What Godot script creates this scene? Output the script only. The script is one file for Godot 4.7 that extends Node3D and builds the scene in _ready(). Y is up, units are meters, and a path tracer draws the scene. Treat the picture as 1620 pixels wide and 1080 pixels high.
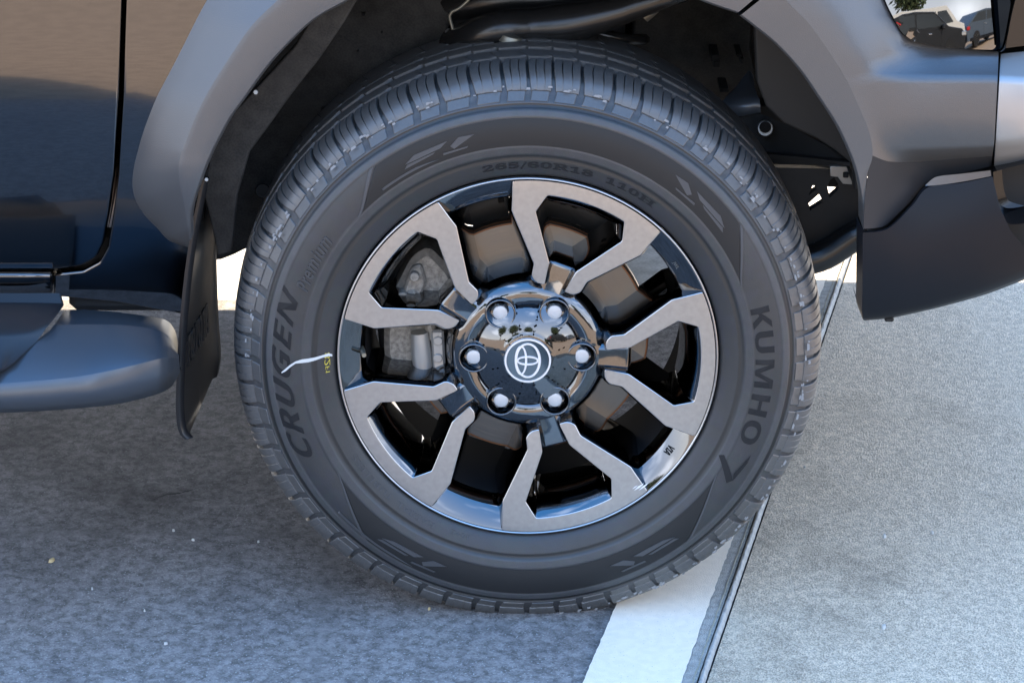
extends Node3D
# A pickup's front wheel and the bodywork round it, parked across a painted bay line.
# x runs towards the front of the truck, z out of its side, y up; the wheel stands at the origin.

const H := 0.366                      # height of the wheel's axis
const SLOPE := -0.2228                # how far the bay lines lean in x for each metre of z
const PITCHES := 64                   # tread blocks round the tyre

var M := {}
var truck: Node3D
var noise := FastNoiseLite.new()
var rng := RandomNumberGenerator.new()
var prof := PackedVector2Array()      # outer half of the tyre's section: (radius, z)


func _ready():
	rng.seed = 7
	noise.seed = 3
	noise.noise_type = FastNoiseLite.TYPE_SIMPLEX
	noise.frequency = 1.0
	view_and_light()
	materials()
	setting()
	truck = Node3D.new()
	truck.name = "pickup_truck"
	add_child(truck)
	tag(truck, "black pickup truck with grey wheel arch flares, its front wheel parked on the white line", "pickup truck")
	tyre()
	wheel()
	brake()
	body()
	front_end()
	arch_inside()
	rest_of_truck()
	litter()
	behind_the_camera()


func view_and_light():
	var cam := Camera3D.new()
	cam.name = "camera"
	add_child(cam)
	cam.position = Vector3(-0.0203, 1.6781, 3.4159)
	cam.rotation_degrees = Vector3(-20.6355, 0, 0)
	cam.fov = 13.6855
	cam.near = 0.05
	cam.far = 600.0
	cam.current = true
	var we := WorldEnvironment.new()
	we.name = "world_environment"
	var e := Environment.new()
	e.background_mode = Environment.BG_SKY
	var sm := ProceduralSkyMaterial.new()
	sm.sky_top_color = Color(0.29, 0.545, 0.81)
	sm.sky_horizon_color = Color(0.905, 0.905, 0.90)
	sm.sky_curve = 0.30
	sm.sky_energy_multiplier = 1.0
	sm.ground_bottom_color = Color(0.30, 0.27, 0.24)
	sm.ground_horizon_color = Color(0.50, 0.48, 0.46)
	sm.sun_angle_max = 12.0
	sm.sun_curve = 0.1
	sm.sky_cover = cloud_cover()
	sm.sky_cover_modulate = Color(1, 1, 1, 0.75)
	var sky := Sky.new()
	sky.sky_material = sm
	e.sky = sky
	e.tonemap_mode = Environment.TONE_MAPPER_LINEAR
	e.tonemap_exposure = 4.5
	e.sdfgi_enabled = true
	e.ssao_enabled = true
	e.ssil_enabled = true
	we.environment = e
	add_child(we)
	var sun := DirectionalLight3D.new()
	sun.name = "sun"
	sun.light_color = Color(1.0, 0.93, 0.82)
	sun.light_energy = 1.5
	sun.light_angular_distance = 0.5
	sun.shadow_enabled = true
	add_child(sun)
	sun.look_at_from_position(Vector3(-0.10, 0.88, -1.0), Vector3.ZERO)


func cloud_cover() -> ImageTexture:
	var w := 1024
	var h := 512
	var n := FastNoiseLite.new()
	n.seed = 21
	n.frequency = 1.7
	n.fractal_octaves = 5
	var im := Image.create(w, h, false, Image.FORMAT_RGBA8)
	for y in h / 2:
		var el := PI * (0.5 - float(y) / h)
		for x in w:
			var az := TAU * x / w
			var d := Vector3(cos(az) * cos(el), sin(el) * 2.2, sin(az) * cos(el))
			var v := n.get_noise_3dv(d) * 0.5 + 0.5
			var a := smoothstep(0.52, 0.80, v)
			im.set_pixel(x, y, Color(0.93, 0.94, 0.96, a * 0.8))
	return ImageTexture.create_from_image(im)


# ---------------------------------------------------------------- helpers

func tag(o: Node, label: String, category: String, group := "", kind := ""):
	if label: o.set_meta("label", label)
	if category: o.set_meta("category", category)
	if group: o.set_meta("group", group)
	if kind: o.set_meta("kind", kind)


func surf() -> SurfaceTool:
	var st := SurfaceTool.new()
	st.begin(Mesh.PRIMITIVE_TRIANGLES)
	return st


func commit(st: SurfaceTool, called: String, mat: Material, parent: Node) -> MeshInstance3D:
	st.generate_normals()
	var mi := MeshInstance3D.new()
	mi.name = called
	mi.mesh = st.commit()
	mi.material_override = mat
	parent.add_child(mi, true)
	return mi


func add_mesh(mesh: Mesh, called: String, mat: Material, parent: Node, at := Transform3D()) -> MeshInstance3D:
	var mi := MeshInstance3D.new()
	mi.name = called
	mi.mesh = mesh
	mi.material_override = mat
	mi.transform = at
	parent.add_child(mi, true)
	return mi


func quad(st: SurfaceTool, a: Vector3, b: Vector3, c: Vector3, d: Vector3):
	if not (a.is_equal_approx(b) or b.is_equal_approx(c) or a.is_equal_approx(c)):
		st.add_vertex(a); st.add_vertex(b); st.add_vertex(c)
	if not (a.is_equal_approx(c) or c.is_equal_approx(d) or a.is_equal_approx(d)):
		st.add_vertex(a); st.add_vertex(c); st.add_vertex(d)


# rows of equal length; a band whose number is in creases starts a new smooth group
var group_count := 100


func loft(st: SurfaceTool, rows: Array, creases := [], closed := false, flip := false):
	group_count += 1
	var g := group_count
	for i in rows.size() - 1:
		if i in creases:
			group_count += 1
			g = group_count
		st.set_smooth_group(g)
		var a = rows[i]
		var b = rows[i + 1]
		var n: int = a.size()
		for k in (n if closed else n - 1):
			var k2 := (k + 1) % n
			if flip: quad(st, a[k], b[k], b[k2], a[k2])
			else: quad(st, a[k], a[k2], b[k2], b[k])


func lathe(st: SurfaceTool, profile: PackedVector2Array, n: int, creases := [], centre := Vector3(0, H, 0)):
	var rows := []
	for p in profile:
		var row := PackedVector3Array()
		for k in n:
			var t := TAU * k / n
			row.append(centre + Vector3(p.x * cos(t), p.x * sin(t), p.y))
		rows.append(row)
	loft(st, rows, creases, true)


func polar(r: float, deg: float, z: float) -> Vector3:
	var t := deg_to_rad(deg)
	return Vector3(r * cos(t), H + r * sin(t), z)


func spline(pts: Array, n: int) -> Array:
	var c := Curve3D.new()
	c.bake_interval = 0.004
	for i in pts.size():
		var p: Vector3 = pts[i]
		var a: Vector3 = pts[max(i - 1, 0)]
		var b: Vector3 = pts[min(i + 1, pts.size() - 1)]
		var t := (b - a)
		var l := t.length()
		t = t / l if l > 0.0 else t
		c.add_point(p, -t * p.distance_to(a) * 0.3, t * p.distance_to(b) * 0.3)
	var out := []
	var len := c.get_baked_length()
	for i in n:
		out.append(c.sample_baked(len * i / (n - 1.0), true))
	return out


# keeps matching control points matching: n samples between each two of them
func spline_by_knots(pts: Array, n: int) -> Array:
	var out := []
	for i in pts.size() - 1:
		var p0: Vector3 = pts[max(i - 1, 0)]
		var p1: Vector3 = pts[i]
		var p2: Vector3 = pts[i + 1]
		var p3: Vector3 = pts[min(i + 2, pts.size() - 1)]
		var m1 := (p2 - p0) * 0.5 * clampf(2.0 * p1.distance_to(p2) / maxf(p0.distance_to(p2), 1e-6), 0.0, 1.0)
		var m2 := (p3 - p1) * 0.5 * clampf(2.0 * p1.distance_to(p2) / maxf(p1.distance_to(p3), 1e-6), 0.0, 1.0)
		for k in n:
			var t := float(k) / n
			var t2 := t * t
			var t3 := t2 * t
			out.append(p1 * (2 * t3 - 3 * t2 + 1) + m1 * (t3 - 2 * t2 + t) + p2 * (-2 * t3 + 3 * t2) + m2 * (t3 - t2))
	out.append(pts[-1])
	return out


func rounded(poly: PackedVector2Array, radius: float, steps := 3) -> PackedVector2Array:
	var out := PackedVector2Array()
	var n := poly.size()
	for i in n:
		var p := poly[i]
		var a := poly[(i + n - 1) % n]
		var b := poly[(i + 1) % n]
		var ra := minf(radius, p.distance_to(a) * 0.45)
		var rb := minf(radius, p.distance_to(b) * 0.45)
		var pa := p.move_toward(a, ra)
		var pb := p.move_toward(b, rb)
		for k in steps + 1:
			var t := float(k) / steps
			out.append(pa.lerp(p, t).lerp(p.lerp(pb, t), t))
	return out


func dense(poly: PackedVector2Array, step: float) -> PackedVector2Array:
	var out := PackedVector2Array()
	for i in poly.size():
		var a := poly[i]
		var b := poly[(i + 1) % poly.size()]
		var n := maxi(1, ceili(a.distance_to(b) / step))
		for k in n:
			out.append(a.lerp(b, float(k) / n))
	return out


func outward(poly: PackedVector2Array, d: float) -> PackedVector2Array:
	var n := poly.size()
	var area := 0.0
	for i in n: area += poly[i].cross(poly[(i + 1) % n])
	var s := 1.0 if area > 0 else -1.0
	var out := PackedVector2Array()
	for i in n:
		var t := (poly[(i + 1) % n] - poly[(i + n - 1) % n]).normalized()
		out.append(poly[i] + Vector2(t.y, -t.x) * s * d)
	return out


# a curved sheet over a plane outline, triangulated so that it follows zf(x, y)
func sheet(st: SurfaceTool, outline: PackedVector2Array, holes: Array, step: float, zf: Callable):
	var pts := PackedVector2Array(outline)
	for h in holes: pts.append_array(h)
	var lo := outline[0]
	var hi := outline[0]
	for p in outline:
		lo = lo.min(p)
		hi = hi.max(p)
	var edge := PackedVector2Array(pts)
	var row := 0
	var y := lo.y + step * 0.5
	while y < hi.y:
		var x := lo.x + step * (0.25 if row % 2 else 0.75)
		while x < hi.x:
			var p := Vector2(x, y)
			if Geometry2D.is_point_in_polygon(p, outline):
				var ok := true
				for e in edge:
					if e.distance_squared_to(p) < step * step * 0.62:
						ok = false
						break
				if ok:
					for h in holes:
						if Geometry2D.is_point_in_polygon(p, h): ok = false
				if ok: pts.append(p)
			x += step
		y += step * 0.87
		row += 1
	var tri := Geometry2D.triangulate_delaunay(pts)
	for i in range(0, tri.size(), 3):
		var a := pts[tri[i]]
		var b := pts[tri[i + 1]]
		var c := pts[tri[i + 2]]
		if absf((b - a).cross(c - a)) < 1e-10: continue
		var m := (a + b + c) / 3.0
		if not Geometry2D.is_point_in_polygon(m, outline): continue
		var inside := false
		for h in holes:
			if Geometry2D.is_point_in_polygon(m, h): inside = true
		if inside: continue
		if (b - a).cross(c - a) > 0.0:
			var t := b
			b = c
			c = t
		for p in [a, b, c]: st.add_vertex(Vector3(p.x, p.y, zf.call(p.x, p.y)))


# a body panel: the sheet with a rolled edge and a flange behind it
func panel(called: String, outline: PackedVector2Array, mat: Material, step: float, zf: Callable, parent: Node, roll := 0.004, flange := 0.02) -> MeshInstance3D:
	var st := surf()
	var o := dense(outline, step)
	var inner := outward(o, -roll)
	st.set_smooth_group(1)
	sheet(st, inner, [], step, zf)
	var rows := []
	for k in 5:
		var t := PI * 0.5 * k / 4.0
		var ring := outward(inner, roll * sin(t))
		var r3 := PackedVector3Array()
		for i in ring.size(): r3.append(Vector3(ring[i].x, ring[i].y, zf.call(inner[i].x, inner[i].y) - roll * (1.0 - cos(t))))
		rows.append(r3)
	var back := PackedVector3Array()
	for p in rows[-1]: back.append(p - Vector3(0, 0, flange))
	rows.append(back)
	st.set_smooth_group(2)
	loft(st, rows, [], true)
	return commit(st, called, mat, parent)


func tube(st: SurfaceTool, pts: Array, radii: Array, n := 14, caps := true):
	var rows := []
	var m := pts.size()
	var side := Vector3.ZERO
	for i in m:
		var t: Vector3 = (pts[min(i + 1, m - 1)] - pts[max(i - 1, 0)]).normalized()
		if side == Vector3.ZERO: side = t.cross(Vector3.UP if absf(t.y) < 0.9 else Vector3.RIGHT).normalized()
		side = (side - t * side.dot(t)).normalized()
		var up := t.cross(side)
		var r: float = radii[min(i, radii.size() - 1)]
		var row := PackedVector3Array()
		for k in n: row.append(pts[i] + (side * cos(TAU * k / n) + up * sin(TAU * k / n)) * r)
		rows.append(row)
	loft(st, rows, [], true)
	if caps:
		st.set_smooth_group(50)
		for e in [0, m - 1]:
			for k in n:
				st.add_vertex(pts[e]); st.add_vertex(rows[e][k]); st.add_vertex(rows[e][(k + 1) % n])


# a box with chamfered edges
func block(st: SurfaceTool, size: Vector3, at: Transform3D, ch := 0.004):
	var h := size * 0.5
	ch = minf(ch, minf(h.x, minf(h.y, h.z)) * 0.9)
	st.set_smooth_group(-1)
	var p := func(x, y, z, ax): # the corner pulled in along the two other axes
		var v := Vector3(x * h.x, y * h.y, z * h.z)
		if ax != 0: v.x -= x * ch
		if ax != 1: v.y -= y * ch
		if ax != 2: v.z -= z * ch
		return at * v
	for s in [-1, 1]:
		quad(st, p.call(s, -1, -1, 0), p.call(s, 1, -1, 0), p.call(s, 1, 1, 0), p.call(s, -1, 1, 0))
		quad(st, p.call(-1, s, -1, 1), p.call(1, s, -1, 1), p.call(1, s, 1, 1), p.call(-1, s, 1, 1))
		quad(st, p.call(-1, -1, s, 2), p.call(1, -1, s, 2), p.call(1, 1, s, 2), p.call(-1, 1, s, 2))
		for q in [-1, 1]:
			quad(st, p.call(s, q, -1, 0), p.call(s, q, 1, 0), p.call(s, q, 1, 1), p.call(s, q, -1, 1))
			quad(st, p.call(s, -1, q, 0), p.call(s, 1, q, 0), p.call(s, 1, q, 2), p.call(s, -1, q, 2))
			quad(st, p.call(-1, s, q, 1), p.call(1, s, q, 1), p.call(1, s, q, 2), p.call(-1, s, q, 2))
			for w in [-1, 1]:
				st.add_vertex(p.call(s, q, w, 0)); st.add_vertex(p.call(s, q, w, 1)); st.add_vertex(p.call(s, q, w, 2))


func box_at(called: String, centre: Vector3, size: Vector3, mat: Material, parent: Node, ch := 0.004, turn := Vector3.ZERO) -> MeshInstance3D:
	var st := surf()
	block(st, size, Transform3D(Basis.from_euler(turn), centre), ch)
	return commit(st, called, mat, parent)


# a plate with a plane outline, thick in z, with chamfered front edge
func plate(st: SurfaceTool, poly: PackedVector2Array, z_front: float, z_back: float, ch := 0.002):
	var inner := outward(poly, -ch)
	var tri := Geometry2D.triangulate_polygon(inner)
	st.set_smooth_group(-1)
	for i in range(0, tri.size(), 3):
		for k in [0, 2, 1]: st.add_vertex(Vector3(inner[tri[i + k]].x, inner[tri[i + k]].y, z_front))
	var rows := [PackedVector3Array(), PackedVector3Array(), PackedVector3Array()]
	for i in poly.size():
		rows[0].append(Vector3(inner[i].x, inner[i].y, z_front))
		rows[1].append(Vector3(poly[i].x, poly[i].y, z_front - ch))
		rows[2].append(Vector3(poly[i].x, poly[i].y, z_back))
	loft(st, rows, [1], true)


func letters(text: String, font_name := "Droid Sans", weight := 700, italic := false) -> PackedVector3Array:
	var f := SystemFont.new()
	f.font_names = [font_name]
	f.font_weight = weight
	f.font_italic = italic
	var tm := TextMesh.new()
	tm.font = f
	tm.text = text
	tm.font_size = 48
	tm.pixel_size = 0.01
	tm.depth = 0.1
	tm.curve_step = 2.0
	var a := tm.get_mesh_arrays()
	var v: PackedVector3Array = a[Mesh.ARRAY_VERTEX]
	var out := PackedVector3Array()
	if a[Mesh.ARRAY_INDEX] != null and a[Mesh.ARRAY_INDEX].size() > 0:
		for i in a[Mesh.ARRAY_INDEX]: out.append(v[i])
	else: out = v
	var lo := Vector3(1e9, 1e9, 1e9)
	var hi := -lo
	for p in out:
		lo = lo.min(p)
		hi = hi.max(p)
	for i in out.size(): out[i] = (out[i] - lo) / (hi - lo)
	return out


# lettering moulded into the sidewall, clockwise from angle a0 to a1 (degrees), between two radii
func arc_text(text: String, a0: float, a1: float, r0: float, r1: float, mat: Material, lift := 0.0007, weight := 700, slant := 0.0, font_name := "Droid Sans"):
	var st := surf()
	st.set_smooth_group(-1)
	for p in letters(text, font_name, weight):
		var r := lerpf(r0, r1, p.y)
		var a := lerpf(a0, a1, p.x) - slant * (p.y - 0.5)
		st.add_vertex(polar(r, a, sidewall(r) + lerpf(-0.001, lift, p.z)))
	commit(st, "lettering", mat, tyre_node)


# ---------------------------------------------------------------- materials

func matte(c: Color, rough: float, metal := 0.0, spec := 0.5) -> StandardMaterial3D:
	var m := StandardMaterial3D.new()
	m.albedo_color = c.linear_to_srgb()
	m.roughness = rough
	m.metallic = metal
	m.metallic_specular = spec
	return m


func grey(v: float, rough: float, metal := 0.0) -> StandardMaterial3D:
	return matte(Color(v, v, v), rough, metal)


func noise_image(freq: float, seed_: int, size: int, oct := 4, type := FastNoiseLite.TYPE_SIMPLEX, wisps := false) -> Image:
	var n := FastNoiseLite.new()
	n.seed = seed_
	n.noise_type = type
	n.frequency = freq
	n.fractal_octaves = oct
	n.fractal_type = FastNoiseLite.FRACTAL_FBM if oct > 1 else FastNoiseLite.FRACTAL_NONE
	if type == FastNoiseLite.TYPE_CELLULAR:
		n.cellular_return_type = FastNoiseLite.RETURN_CELL_VALUE
	if wisps:
		n.domain_warp_enabled = true
		n.domain_warp_amplitude = 40.0
		n.domain_warp_frequency = 0.02
	var im := n.get_seamless_image(size, size, false, false, 0.12, true)
	im.convert(Image.FORMAT_L8)
	return im


# colour from two tones, a coarse and a fine noise, and sparse light or dark specks
func toned(size: int, a: Color, b: Color, coarse: Image, fine: Image, fine_share: float, specks: Image, light_cut: int, dark_cut: int, light := Color(1, 1, 1), dark := Color(0, 0, 0)) -> ImageTexture:
	var c := coarse.get_data()
	var f := fine.get_data()
	var s := specks.get_data()
	var out := PackedByteArray()
	out.resize(size * size * 3)
	var lut := PackedByteArray()
	for i in 256:
		var k := a.lerp(b, i / 255.0).linear_to_srgb()
		lut.append(int(clampf(k.r, 0, 1) * 255))
		lut.append(int(clampf(k.g, 0, 1) * 255))
		lut.append(int(clampf(k.b, 0, 1) * 255))
	var li := light.linear_to_srgb()
	var da := dark.linear_to_srgb()
	var lb := [li.r8, li.g8, li.b8]
	var db := [da.r8, da.g8, da.b8]
	var fs := int(fine_share * 256)
	for i in size * size:
		var v := (c[i] * (256 - fs) + f[i] * fs) >> 8
		v = clampi((v - 128) * 2 + 128, 0, 255) * 3
		var o := i * 3
		var k := s[i]
		if k > light_cut:
			out[o] = lb[0]; out[o + 1] = lb[1]; out[o + 2] = lb[2]
		elif k < dark_cut:
			out[o] = db[0]; out[o + 1] = db[1]; out[o + 2] = db[2]
		else:
			out[o] = lut[v]; out[o + 1] = lut[v + 1]; out[o + 2] = lut[v + 2]
	return ImageTexture.create_from_image(Image.create_from_data(size, size, false, Image.FORMAT_RGB8, out))


func mixed(one: Image, other: Image, share: float) -> Image:
	var a := one.get_data()
	var b := other.get_data()
	var k := int(share * 256)
	for i in a.size(): a[i] = (a[i] * (256 - k) + b[i] * k) >> 8
	return Image.create_from_data(one.get_width(), one.get_height(), false, Image.FORMAT_L8, a)


func bumps(im: Image, strength: float) -> ImageTexture:
	var c: Image = im.duplicate()
	c.convert(Image.FORMAT_RGBA8)
	c.bump_map_to_normal_map(strength)
	return ImageTexture.create_from_image(c)


func triplanar(m: StandardMaterial3D, metres: float, world := true):
	m.uv1_triplanar = true
	m.uv1_world_triplanar = world
	m.uv1_scale = Vector3.ONE / metres


func materials():
	var fine := noise_image(0.16, 5, 1024, 3)
	var mid := noise_image(0.02, 6, 1024, 5)
	var streak := noise_image(0.022, 8, 1024, 4, FastNoiseLite.TYPE_SIMPLEX, true)
	var grain := noise_image(0.30, 9, 1024, 3)
	var stones := noise_image(0.15, 31, 1024, 1, FastNoiseLite.TYPE_CELLULAR)
	var grit := noise_image(0.27, 32, 1024, 1, FastNoiseLite.TYPE_CELLULAR)
	stones = mixed(stones, fine, 0.55)
	grit = mixed(grit, grain, 0.40)
	var speck := noise_image(0.13, 12, 1024, 1, FastNoiseLite.TYPE_SIMPLEX_SMOOTH)
	# old, sealed asphalt of the bay: even, blue-black, with worn pale flecks
	var asphalt := matte(Color(1, 1, 1), 0.78, 0.0, 0.35)
	asphalt.albedo_texture = toned(1024, Color(0.120, 0.110, 0.103), Color(0.330, 0.302, 0.284), streak, stones, 0.52, speck, 222, 2, Color(0.40, 0.39, 0.38), Color(0.03, 0.03, 0.03))
	asphalt.normal_enabled = true
	asphalt.normal_texture = bumps(stones, 3.0)
	asphalt.normal_scale = 0.6
	asphalt.vertex_color_use_as_albedo = true
	triplanar(asphalt, 0.62)
	M.asphalt = asphalt
	# the lighter slab, its surface open and grainy
	var slab := matte(Color(1, 1, 1), 0.55)
	slab.albedo_texture = toned(1024, Color(0.33, 0.275, 0.205), Color(0.86, 0.72, 0.54), mid, grit, 0.74, speck, 238, 18, Color(0.62, 0.6, 0.58), Color(0.10, 0.1, 0.1))
	slab.normal_enabled = true
	slab.normal_texture = bumps(grit, 7.0)
	slab.normal_scale = 1.0
	slab.vertex_color_use_as_albedo = true
	triplanar(slab, 0.5)
	M.slab = slab
	var yard := matte(Color(1, 1, 1), 0.9)
	yard.albedo_texture = toned(1024, Color(0.225, 0.16, 0.106), Color(0.40, 0.29, 0.197), mid, fine, 0.4, speck, 256, 0, Color(0.3, 0.27, 0.22), Color(0.05, 0.04, 0.035))
	triplanar(yard, 1.6)
	M.yard = yard
	var sunlit_ground := matte(Color(1, 1, 1), 0.85)  # pale colour stands in for full sun on the far ground
	sunlit_ground.albedo_texture = toned(1024, Color(0.36, 0.35, 0.32), Color(0.56, 0.545, 0.51), mid, fine, 0.4, speck, 256, 0)
	triplanar(sunlit_ground, 1.3)
	M.sunlit_ground = sunlit_ground
	var white := matte(Color(1, 1, 1), 0.7)
	white.albedo_texture = toned(1024, Color(0.88, 0.75, 0.60), Color(0.97, 0.83, 0.665), streak, grain, 0.45, speck, 256, 13, Color(1, 1, 1), Color(0.40, 0.38, 0.36))
	white.normal_enabled = true
	white.normal_texture = bumps(fine, 2.0)
	white.normal_scale = 0.5
	triplanar(white, 0.5)
	M.white_paint = white
	var strip := matte(Color(1, 1, 1), 0.75)
	strip.albedo_texture = toned(1024, Color(0.27, 0.255, 0.225), Color(0.54, 0.51, 0.455), mid, fine, 0.6, speck, 250, 8, Color(0.5, 0.48, 0.44), Color(0.03, 0.03, 0.03))
	strip.normal_enabled = true
	strip.normal_texture = bumps(fine, 4.0)
	triplanar(strip, 0.35)
	M.bare_strip = strip
	var sealant := matte(Color(1, 1, 1), 0.55)
	sealant.albedo_texture = toned(1024, Color(0.27, 0.265, 0.24), Color(0.46, 0.455, 0.43), mid, fine, 0.4, speck, 256, 8, Color(1, 1, 1), Color(0.1, 0.1, 0.09))
	triplanar(sealant, 0.3)
	M.sealant = sealant
	M.old_filler = matte(Color(0.42, 0.37, 0.27), 0.85)
	M.crack = grey(0.012, 0.95)
	# rubber: base colour by vertex, dust and grime by texture
	var rubber := matte(Color(1, 1, 1), 0.52, 0.0, 0.6)
	rubber.albedo_texture = toned(1024, Color(0.78, 0.78, 0.78), Color(1.0, 1.0, 1.0), mid, fine, 0.5, speck, 256, 0)
	rubber.vertex_color_use_as_albedo = true
	rubber.normal_enabled = true
	rubber.normal_texture = bumps(fine, 1.5)
	rubber.normal_scale = 0.25
	triplanar(rubber, 0.4, false)
	M.rubber = rubber
	var tread := rubber.duplicate()
	tread.vertex_color_use_as_albedo = false
	tread.albedo_color = Color(0.078, 0.0765, 0.075).linear_to_srgb()
	tread.roughness = 0.42
	tread.metallic_specular = 1.0
	tread.normal_scale = 0.7
	triplanar(tread, 0.15, false)
	M.tread = tread
	M.letter = matte(Color(0.014, 0.0145, 0.016), 0.5, 0.0, 0.35)
	M.letter_light = matte(Color(0.040, 0.042, 0.045), 0.5)
	M.panel_rubber = matte(Color(0.016, 0.0157, 0.0157), 0.50, 0.0, 0.4)
	M.hatch = matte(Color(0.050, 0.051, 0.054), 0.5)
	M.scuff = matte(Color(0.24, 0.24, 0.24), 0.9)
	M.scratch = matte(Color(0.75, 0.75, 0.75), 0.6)
	M.chalk = matte(Color(0.58, 0.58, 0.56), 0.9)
	M.yellow_ink = matte(Color(0.50, 0.40, 0.06), 0.8)
	# alloy
	var machined := matte(Color(1, 1, 1), 0.38, 1.0)
	machined.albedo_texture = toned(1024, Color(0.37, 0.365, 0.36), Color(0.41, 0.405, 0.40), mid, streak, 0.5, speck, 256, 0)
	triplanar(machined, 0.25, false)
	M.machined = machined
	M.bright_edge = matte(Color(0.48, 0.47, 0.465), 0.38, 1.0)
	var gloss := matte(Color(0.112, 0.116, 0.124), 0.06, 1.0)
	gloss.clearcoat_enabled = true
	gloss.clearcoat = 1.0
	gloss.clearcoat_roughness = 0.03
	M.gloss = gloss
	M.barrel = matte(Color(0.011, 0.0115, 0.013), 0.8, 0.0, 0.25)
	M.chrome = matte(Color(0.78, 0.77, 0.75), 0.10, 1.0)
	M.nut_face = matte(Color(0.50, 0.51, 0.52), 0.45, 0.4)
	M.emblem = matte(Color(0.80, 0.80, 0.81), 0.35, 0.6)
	M.dark_hole = grey(0.004, 0.9)
	# brake
	var disc := matte(Color(1, 1, 1), 0.34, 1.0)
	disc.albedo_color = Color(0.150, 0.142, 0.132).linear_to_srgb()
	M.disc = disc
	M.rust = matte(Color(0.22, 0.09, 0.035), 0.8)
	var cast := matte(Color(1, 1, 1), 0.65, 0.35)
	cast.albedo_texture = toned(1024, Color(0.13, 0.12, 0.105), Color(0.33, 0.31, 0.275), mid, fine, 0.5, speck, 256, 0)
	triplanar(cast, 0.2)
	M.cast = cast
	M.piston = matte(Color(0.36, 0.355, 0.34), 0.45, 0.7)
	M.shield = grey(0.022, 0.6)
	# body
	var paint := matte(Color(0.085, 0.087, 0.094), 0.12, 1.0)
	paint.clearcoat_enabled = true
	paint.clearcoat = 1.0
	paint.clearcoat_roughness = 0.02
	M.paint = paint
	var flare := matte(Color(0.116, 0.119, 0.124), 0.38, 0.55)
	flare.normal_enabled = true
	flare.normal_texture = bumps(fine, 1.2)
	flare.normal_scale = 0.45
	triplanar(flare, 0.35)
	M.flare = flare
	M.undercut_shade = matte(Color(0.028, 0.030, 0.034), 0.5, 0.0, 0.35)  # bumper grey with the shade of its underside put into the colour
	M.bumper_grey = matte(Color(0.36, 0.36, 0.36), 0.40, 0.5)
	var valance := matte(Color(0.009, 0.0105, 0.014), 0.36)
	valance.normal_enabled = true
	valance.normal_texture = bumps(fine, 1.0)
	valance.normal_scale = 0.2
	triplanar(valance, 0.08)
	valance.metallic_specular = 0.3
	M.valance = valance
	M.step = matte(Color(0.088, 0.102, 0.120), 0.32, 0.55)
	M.step_pad = matte(Color(0.014, 0.015, 0.018), 0.42)
	var flap := matte(Color(0.009, 0.009, 0.010), 0.30)
	M.flap = flap
	var liner := matte(Color(1, 1, 1), 0.75)
	liner.albedo_texture = toned(1024, Color(0.009, 0.009, 0.0085), Color(0.036, 0.034, 0.031), mid, fine, 0.5, speck, 256, 6, Color(1, 1, 1), Color(0.012, 0.012, 0.012))
	triplanar(liner, 0.7)
	M.liner = liner
	M.liner_dark = grey(0.010, 0.7)
	M.under = grey(0.013, 0.7)
	M.arm = matte(Color(0.012, 0.012, 0.012), 0.26)
	M.steel = matte(Color(0.30, 0.30, 0.29), 0.45, 0.8)
	M.zinc = matte(Color(0.26, 0.245, 0.20), 0.45, 0.8)
	M.shelf = matte(Color(0.16, 0.19, 0.23), 0.35, 0.4)  # blue skylight on the ledge is put into this colour
	M.body_metal = matte(Color(0.05, 0.055, 0.065), 0.3)
	M.glass = matte(Color(0.02, 0.025, 0.03), 0.04)
	var lens := StandardMaterial3D.new()
	lens.albedo_color = Color(0.9, 0.95, 1.0, 0.10)
	lens.transparency = BaseMaterial3D.TRANSPARENCY_ALPHA
	lens.roughness = 0.02
	lens.metallic_specular = 1.0
	M.lens = lens
	M.lamp_mirror = matte(Color(0.18, 0.183, 0.188), 0.02, 1.0)
	M.lamp_black = matte(Color(0.006, 0.006, 0.007), 0.12)
	M.lamp_red = matte(Color(0.35, 0.01, 0.01), 0.2)
	M.leaf = matte(Color(0.42, 0.34, 0.06), 0.7)
	M.chip = matte(Color(0.50, 0.49, 0.46), 0.85)
	M.tan_chip = matte(Color(0.55, 0.42, 0.22), 0.8)


# ---------------------------------------------------------------- the setting

func line_x(at0: float, z: float) -> float:
	return at0 + SLOPE * z


# a flat sheet between two lines that lean with the bay, fine near the truck so that stains show
func ground_sheet(called: String, x0: Callable, x1: Callable, z0: float, z1: float, y: float, nx: int, nz: int, mat: Material, tint: Callable):
	var st := surf()
	st.set_smooth_group(1)
	for j in nz:
		for i in nx:
			var c := []
			for k in [[0, 0], [1, 0], [1, 1], [0, 1]]:
				var z := lerpf(z0, z1, float(j + k[1]) / nz)
				var a: float = x0.call(z)
				var b: float = x1.call(z)
				c.append(Vector3(lerpf(a, b, float(i + k[0]) / nx), y, z))
			for k in [0, 1, 2, 0, 2, 3]:
				st.set_color(tint.call(c[k]))
				st.add_vertex(c[k])
	var o := commit(st, called, mat, self)
	o.set_meta("kind", "structure")
	return o


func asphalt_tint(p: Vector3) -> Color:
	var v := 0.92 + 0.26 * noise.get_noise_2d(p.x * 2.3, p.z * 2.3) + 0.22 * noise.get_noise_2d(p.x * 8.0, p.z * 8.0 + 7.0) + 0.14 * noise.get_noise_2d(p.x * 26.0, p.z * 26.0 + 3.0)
	# painted light: darker in the body's shade, paler where the front sees more sky
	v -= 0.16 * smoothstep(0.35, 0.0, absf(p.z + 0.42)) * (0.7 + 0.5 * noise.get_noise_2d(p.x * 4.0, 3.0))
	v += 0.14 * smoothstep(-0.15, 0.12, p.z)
	return Color(v, v, v * 1.01)


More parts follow.
